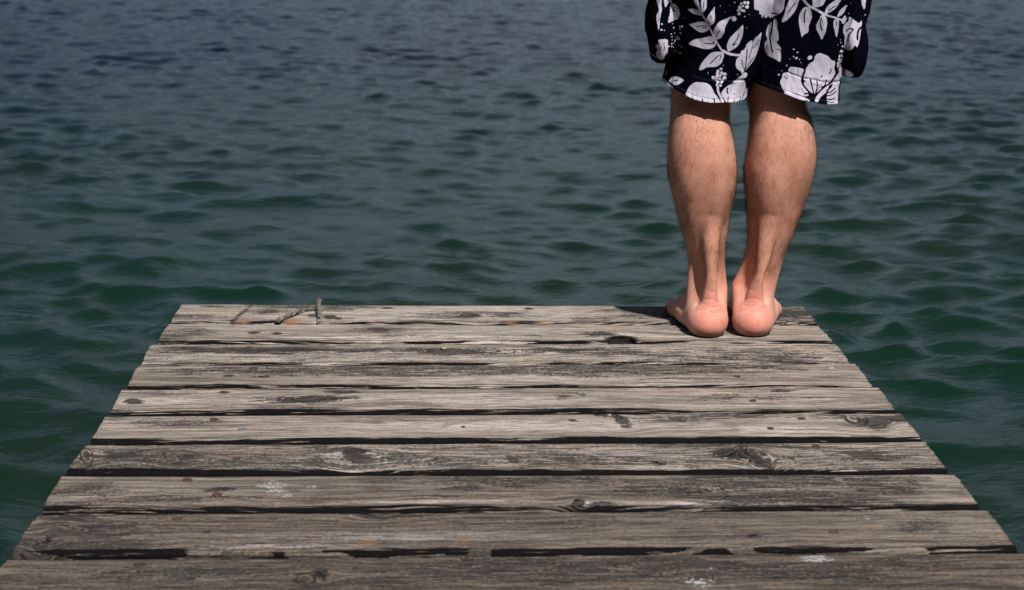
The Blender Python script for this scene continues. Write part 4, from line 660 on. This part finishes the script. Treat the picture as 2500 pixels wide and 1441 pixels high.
def skin_attrs(V):
    x, y, z = V.T; red = np.zeros(len(V)); pale = red.copy(); vein = red.copy(); dirt = red.copy()
    pale = (1-sstep(.035, .105, z+(fbm(x*30, z*30, 3, 3)-.5)*.05))*.9
    for s, c in (('L', .3655), ('R', .4375)):
        hx, hy = LEGS[s]['heel']
        m = (x < .416) == (s == 'L')
        d = np.sqrt(((x-hx)/.040)**2+((y-hy-.015)/.045)**2+((z-.026)/.034)**2); red = np.maximum(red, m*(1-sstep(.3, 1.45, d))*.85)
        d = np.sqrt(((x-hx-.001)/.016)**2+((y-hy-.02)/.03)**2+((z-.066)/.016)**2); red = np.maximum(red, m*(1-sstep(.3, 1.3, d))*.8)
        sg = LEGS[s]['s']; th = LEGS[s]['th']*sg
        for (u, v, zz, r) in ((-.036, .078, .078, .022), (.044, .20, .012, .016), (.040, .15, .012, .018), (-.03, .24, .012, .02)):
            px_, py_ = hx+sg*u*math.cos(th)+v*math.sin(th), hy-sg*u*math.sin(th)+v*math.cos(th)
            d = np.sqrt((x-px_)**2+(y-py_)**2+(z-zz)**2)/r; red = np.maximum(red, m*(1-sstep(.4, 1.4, d))*.6)
        # skin creases over the Achilles
        for zz, wd, sl in CREASE:
            q = np.exp(-((z-zz-sl*sg*(x-hx)-.0022*np.sin((x-hx)*240+zz*900))/.0020)**2)*np.exp(-((x-hx-.001)/wd)**4)*m*(y < hy+.04)
            red = np.maximum(red, q*.85)
    vein = sstep(.55, .75, fbm(x*45+z*20, z*11, 8, 3))*sstep(.12, .2, z)*.6
    vein = np.maximum(vein, sstep(.60, .42, np.abs(z-.52)+.3)*0)
    dirt = (1-sstep(.003, .016, z+(fbm(x*60, y*60, 6, 3)-.5)*.006))*.85
    return np.clip(red, 0, 1), pale, vein, dirt
body = mesh_obj('body', BV, BQ, SKIN, person)
for n_, a_ in zip(('red', 'pale', 'vein', 'dirt'), skin_attrs(BV)): attr_f(body, n_, a_)
# crease relief
def vnormals(V, Q):
    n = np.cross(V[Q[:, 2]]-V[Q[:, 0]], V[Q[:, 3]]-V[Q[:, 1]]); N = np.zeros_like(V)
    for k in range(4):
        for a in range(3): N[:, a] += np.bincount(Q[:, k], n[:, a], len(V))
    return N/(np.linalg.norm(N, axis=1)[:, None]+1e-12)
NB = vnormals(BV, BQ)
print('normal check', (NB[:, 1][BV[:, 1] < -.24]).mean())
# toenails
def nail_material():
    w = NT('toenail'); w.p.inputs['Base Color'].default_value = (.70, .52, .42, 1); w.p.inputs['Roughness'].default_value = .3; return w.m
NAIL = nail_material()
for s in 'LR':
    D = LEGS[s]; hx, hy = D['heel']; sg = D['s']; th = D['th']*sg
    for u, v, z, a, b in ((-.0275, .243, .0205, .0080, .0085), (-.0095, .249, .0148, .0045, .005), (.0090, .239, .0135, .0042, .0045), (.0257, .2235, .0130, .0040, .0042), (.0420, .204, .0138, .0036, .0038)):
        V, Fc = [], []; n = 9
        for lay in (0, 1):
            for i in range(n):
                for j in range(n):
                    p, q = i/(n-1)*2-1, j/(n-1)*2-1
                    pp, qq = p*math.sqrt(1-q*q/2), q*math.sqrt(1-p*p/2)
                    uu, vv = u+a*pp, v+b*qq; zz = z+.0006-a*.35*pp*pp-b*.42*max(0, qq)**2-.25*b*(qq)-.0007*lay
                    V.append((hx+sg*uu*math.cos(th)+vv*math.sin(th), hy-sg*uu*math.sin(th)+vv*math.cos(th), zz))
        for i in range(n-1):
            for j in range(n-1):
                k = i*n+j; Fc += [(k, k+1, k+n+1, k+n), (n*n+k, n*n+k+n, n*n+k+n+1, n*n+k+1)]
        ring = [i*n for i in range(n)]+[(n-1)*n+j for j in range(1, n)]+[i*n+n-1 for i in range(n-2, -1, -1)]+[j for j in range(n-2, 0, -1)]
        for q in range(len(ring)): r0, r1 = ring[q], ring[(q+1) % len(ring)]; Fc.append((r0, r1, n*n+r1, n*n+r0))
        mesh_obj('toenail', V, Fc, NAIL, body)
# leg hair
def leg_hair():
    V, N = BV[:NLEG], NB[:NLEG]; g = np.random.default_rng(12)
    z = V[:, 2]; dens = sstep(.085, .14, z)*(z < .44)*(.25+fbm(V[:, 0]*40, z*25, 5, 2)**2*2.2)
    dens *= np.where(np.abs(N[:, 0]) > .55, 1.7, 1.0)
    p = dens/dens.sum(); ids = g.choice(len(V), 12000, p=p)
    A = V[ids]+g.normal(size=(len(ids), 3))*.0006; n = N[ids]
    dn = np.array([0, 0, -1.])-n*(-n[:, 2:3]); dn /= np.linalg.norm(dn, axis=1)[:, None]+1e-9
    sd2 = np.cross(n, dn); ang = g.normal(size=len(ids))*.55+.25*np.sin(A[:, 2]*40)
    d = dn*np.cos(ang)[:, None]+sd2*np.sin(ang)[:, None]; L = .007+g.random(len(ids))*.011; curl = g.normal(size=len(ids))*.45
    S = 5; pts = []
    for k in range(S):
        t = k/(S-1); lift = .0002+.35*L*(t*(1.15-.75*t))
        c2 = np.cross(n, d)
        pts.append(A+d*(L*t)[:, None]+c2*(L*curl*t*t)[:, None]+n*(lift if k else lift*0-.0004)[:, None])
    pts = np.array(pts); T = np.gradient(pts, axis=0); T /= np.linalg.norm(T, axis=2)[..., None]
    s1 = np.cross(T, n[None]); s1 /= np.linalg.norm(s1, axis=2)[..., None]+1e-9; s2 = np.cross(T, s1)
    VV = []
    for k in range(S):
        r = .000095*(1-.75*k/(S-1))
        for q in range(3): a = 2.0944*q; VV.append(pts[k]+(s1[k]*math.cos(a)+s2[k]*math.sin(a))*r)
    VV = np.array(VV).transpose(1, 0, 2); m_ = len(ids); base = (np.arange(m_)*S*3)[:, None]
    Fq = []
    for k in range(S-1):
        for q in range(3): q2 = (q+1) % 3; Fq.append(np.c_[base+k*3+q, base+k*3+q2, base+(k+1)*3+q2, base+(k+1)*3+q])
    w = NT('leg_hair'); w.p.inputs['Base Color'].default_value = (.045, .022, .012, 1); w.p.inputs['Roughness'].default_value = .5
    o = mesh_obj('leg_hair', VV.reshape(-1, 3), np.vstack(Fq), w.m, body); o['kind'] = 'stuff'
leg_hair()
# ------------------------------------------------------------------ shorts
def spline(pts, closed=True, n=8):
    P = np.array(pts); m = len(P); out = []
    rngi = range(m if closed else m-1)
    for i in rngi:
        g = lambda k: P[k % m] if closed else P[min(max(k, 0), m-1)]
        a, b, c, d = g(i-1), g(i), g(i+1), g(i+2)
        for t in np.arange(n)/n: out.append(.5*((2*b)+(-a+c)*t+(2*a-5*b+4*c-d)*t*t+(-a+3*b-3*c+d)*t**3))
    if not closed: out.append(P[-1])
    return np.array(out)
def inside(poly, x, z):
    c = np.zeros(len(x), bool); n = len(poly); j = n-1
    for i in range(n):
        xi, zi = poly[i]; xj, zj = poly[j]
        if zi != zj:
            c ^= ((zi > z) != (zj > z)) & (x < (xj-xi)*(z-zi)/(zj-zi)+xi)
        j = i
    return c
def seg_dist(line, x, z):
    d = np.full(len(x), 9.)
    for (a, b), (c, e) in zip(line[:-1], line[1:]):
        ux, uz = c-a, e-b; t = np.clip(((x-a)*ux+(z-b)*uz)/(ux*ux+uz*uz+1e-12), 0, 1); d = np.minimum(d, np.hypot(x-a-ux*t, z-b-uz*t))
    return d
def print_mask(x, z):
    res = np.zeros(len(x))
    for ox, oz in ((-.00025, .0001), (.00025, -.0001), (.0001, .00025), (-.0001, -.00025)):
        X = x+ox; Z = z+oz; jx = (vn(X*900, Z*900, 3)-.5)*.0007; X = X+jx; m = np.zeros(len(x), bool)
        def sub(pts, pad=.004):
            p = np.array(pts); return np.where((X > p[:, 0].min()-pad) & (X < p[:, 0].max()+pad) & (Z > p[:, 1].min()-pad) & (Z < p[:, 1].max()+pad))[0]
        for poly in PRINT:
            s = spline(poly, True, 6); k = sub(s)
            if len(k): m[k] |= inside(s, X[k], Z[k])
        for pts, hw in PRINT_W:
            s = spline(pts, False, 6); k = sub(s)
            if len(k): m[k] |= seg_dist(s, X[k], Z[k]) < hw
        for pts, hw in PRINT_K:
            s = spline(pts, False, 6); k = sub(s)
            if len(k): m[k] &= ~(seg_dist(s, X[k], Z[k]) < hw*1.05)
        for bx, bz, r in BERRY:
            k = np.where((np.abs(X-bx) < r*1.3) & (np.abs(Z-bz) < r*1.3))[0]
            if len(k):
                a = np.arctan2(Z[k]-bz, X[k]-bx); m[k] |= np.hypot(X[k]-bx, Z[k]-bz) < r*(1+.12*np.sin(2*a+bx*900))
        res += m/4
    return res
def cloth_material():
    w = NT('printed_cotton'); pr, stt = w.attr('print'), w.attr('stitch'); geo = w.n('ShaderNodeTexCoord').outputs['Object']
    n = w.noise(geo, scale=90, detail=3); wv = w.noise(geo, scale=1500, detail=1)
    c = w.mix(w.rng(pr, .35, .65), (.0013, .0016, .006), w.mix(n, (.50, .48, .60), (.60, .58, .69)))
    c = w.mix(w.math('MULTIPLY', stt, .85), c, (.03, .03, .05))
    w.l(c, w.p.inputs['Base Color']); w.p.inputs['Roughness'].default_value = .85; w.p.inputs['Specular IOR Level'].default_value = .03
    w.p.inputs['Sheen Weight'].default_value = .0
    h = w.math('ADD', w.math('MULTIPLY', wv, .15), n); w.l(w.bump(h, .3, .0015), w.p.inputs['Normal']); return w.m
CLOTH = cloth_material()
SH = {'L': dict(xl=[(.39, .281), (.426, .2825), (.445, .287), (.47, .290), (.50, .284), (.566, .268), (.66, .258), (.75, .262)], xr=[(.39, .423), (.402, .4255), (.43, .430), (.444, .439), (.50, .452), (.568, .462), (.66, .445), (.75, .44)],
                hem=[(-90, .4035), (-60, .404), (-20, .412), (0, .414), (60, .424), (120, .428), (180, .430), (215, .424), (250, .408), (270, .4035)]),
      'R': dict(xl=[(.39, .432), (.43, .4305), (.444, .431), (.50, .434), (.568, .440), (.66, .44), (.75, .44)], xr=[(.39, .5795), (.465, .583), (.50, .588), (.568, .600), (.66, .606), (.75, .598)],
                hem=[(-90, .408), (-70, .4015), (-40, .4000), (0, .405), (60, .415), (120, .427), (180, .434), (215, .430), (250, .419), (270, .408)])}
SYB = [(.39, -.2615), (.42, -.259), (.45, -.260), (.50, -.270), (.566, -.289), (.66, -.314), (.75, -.328)]
SYF = [(.39, -.060), (.5, -.062), (.66, -.065), (.75, -.06)]
def tab(z, t):
    t = np.array(t); return smooth_tab(z, t.tolist()) if len(t) else 0
def shorts_leg(side):
    D = SH[side]; nu, nv = 520, 250
    # denser on the back
    tt = np.linspace(0, 1, nu, endpoint=False); ang = -math.pi/2+2*math.pi*tt-.55*np.sin(2*math.pi*tt)*1.0
    s = np.r_[np.linspace(0, .20, 215), .20+np.linspace(0, 1, nv-214)[1:]**1.3*.13]
    A, S = np.meshgrid(ang, s, indexing='ij'); deg = (np.degrees(A)+90) % 360-90
    hz = np.array(D['hem']); hem = np.interp(deg, hz[:, 0], hz[:, 1])
    kk = np.exp(-np.linspace(-2, 2, 41)**2); kk /= kk.sum(); h1 = hem[:, 0]; h1 = np.convolve(np.r_[h1[-20:], h1, h1[:20]], kk, 'valid'); hem = h1[:, None]+0*S
    Z = hem+S
    xl, xr, yb, yf = tab(Z, D['xl']), tab(Z, D['xr']), tab(Z, SYB), tab(Z, SYF)
    cx, rx, cy, ry = (xl+xr)/2, (xr-xl)/2, (yb+yf)/2, (yf-yb)/2
    pw = 2/2.5; ca, sa = np.cos(A), np.sin(A)
    X = cx+rx*np.sign(ca)*np.abs(ca)**pw; Y = cy+ry*np.sign(sa)*np.abs(sa)**pw
    n = np.stack([ca, sa, 0*ca], -1)
    arc = (A+math.pi/2)*.075
    sid = 0 if side == 'L' else 50
    wr = (fbm(arc*16+S*4, S*7-arc*6, 21+sid, 3)-.5)*.011                        # soft drapes
    wr += (fbm(arc*48+S*22, S*16, 31+sid, 3)-.5)*.0045*sstep(0, .03, S)
    fold = np.exp(-((arc*14+S*9+(-.15 if side == 'L' else .25)) % 1.0-.5)**2/.02)*.0025*sstep(.03, .12, S)
    hb = np.exp(-(S/.012)**2)+.55*np.exp(-((S-.036)/.009)**2)
    puck = (vn(arc*230, S*30, 41+sid)-.5)*.0016*hb+(vn(arc*95, S*22, 47+sid)-.5)*.0012*(S < .04)
    flare = .0010*np.exp(-(S/.006)**2)
    amp = wr*np.where(np.abs(ca) > .9, .35, 1)+fold+puck+flare-.0012*np.exp(-((S-.0365)/.0016)**2)-.0004*np.exp(-((S-.0065)/.0012)**2)+(vn(arc*150, S*8, 49+sid)-.5)*.0016*sstep(.002, .008, S)*(1-sstep(.034, .042, S))
    X = X+ca*amp; Y = Y+sa*amp
    V = np.stack([X, Y, Z], -1).reshape(-1, 3)
    back = (sa <= .25).ravel(); x = X.ravel(); z = Z.ravel()
    pm = np.zeros(len(x)); pm[back] = print_mask(x[back], z[back]); fr = ~back; pm[fr] = print_mask(.87-x[fr], z[fr]+.01)
    dash = (np.sin(arc*1500) > -.5)
    st = (np.exp(-((S-.0365)/.0007)**2)*dash+np.exp(-((S-.0065)/.0006)**2)*dash*.9).ravel()
    return V, grid_faces(nu, nv, True), pm, st
def make_shorts():
    Vs, Fs, Pm, St, n0 = [], [], [], [], 0
    for s in 'LR':
        V, Fq, pm, st = shorts_leg(s); Vs.append(V); Fs.append(Fq+n0); Pm.append(pm); St.append(st); n0 += len(V)
    nu, nv = 160, 60; a = np.linspace(0, 2*math.pi, nu, endpoint=False); z = np.linspace(.66, .98, nv)
    A, Z = np.meshgrid(a, z, indexing='ij')
    rx = np.interp(Z, [.66, .75, .86, .98], [.172, .172, .182, .165]); yb = np.interp(Z, [.66, .74, .86, .92, .98], [-.310, -.328, -.332, -.31, -.29]); yf = np.interp(Z, [.66, .98], [-.05, -.06])
    X = .432+rx*np.cos(A); Y = (yb+yf)/2+(yf-yb)/2*np.sin(A); wr = (fbm(A*4, Z*20, 5, 3)-.5)*.01; X += np.cos(A)*wr; Y += np.sin(A)*wr
    V = np.stack([X, Y, Z], -1).reshape(-1, 3); Vs.append(V); Fs.append(grid_faces(nu, nv, True)+n0)
    Pm.append((fbm(V[:, 0]*30, V[:, 2]*30, 77, 2) > .58)*1.0); St.append(np.zeros(len(V)))
    o = mesh_obj('shorts', np.vstack(Vs), np.vstack(Fs), CLOTH, body); attr_f(o, 'print', np.concatenate(Pm)); attr_f(o, 'stitch', np.concatenate(St))
    sm = o.modifiers.new('thickness', 'SOLIDIFY'); sm.thickness = .0012; sm.offset = -1
    # cargo pockets
    for s, c, r, tilt in ((-1, (.2765, -.180, .560), (.0215, .068, .096), .06), (1, (.5940, -.180, .551), (.0215, .066, .110), -.05)):
        n, mm = 260, 240; e1, e2 = .50, .34
        sp = lambda q, e: np.sign(q)*np.abs(q)**e
        def even(fx, fy, lo, hi, num, closed):                 # points evenly spaced along a superellipse
            p = np.linspace(lo, hi, 6001); X_, Y_ = fx(p), fy(p); L = np.r_[0, np.cumsum(np.hypot(np.diff(X_), np.diff(Y_)))]
            q = np.linspace(0, L[-1], num, endpoint=not closed); return np.interp(q, L, X_), np.interp(q, L, Y_)
        xa, ya = even(lambda p: r[0]*sp(np.cos(p), e1), lambda p: r[1]*sp(np.sin(p), e1), 0, 2*math.pi, n, True)
        cb, zb = even(lambda p: .05*np.maximum(np.cos(p), 0)**e2, lambda p: r[2]*sp(np.sin(p), e2), -math.pi/2, math.pi/2, mm, False)
        x = xa[:, None]*cb[None]/.05; y = ya[:, None]*cb[None]/.05; z = zb[None]+0*x
        wr = (fbm(y*40+z*12+s, z*26, 15, 3)-.5)*.007; x = x+wr+tilt*z*.8+(.004*np.sin(z*60)); y = y+(fbm(x*60, z*30, 18, 2)-.5)*.006
        x = x*(1-.25*sstep(-.04, -.1, z)*(1))
        V = np.stack([x+c[0], y+c[1], z+c[2]], -1).reshape(-1, 3)
        q = mesh_obj('cargo_pocket', V, grid_faces(n, mm, True), CLOTH, o)
        attr_f(q, 'print', print_mask(V[:, 0], V[:, 2])); attr_f(q, 'stitch', np.exp(-((V[:, 1]+.235)/.0006)**2)*.6)
    return o
make_shorts()
scene.render.resolution_x, scene.render.resolution_y = 1024, 590
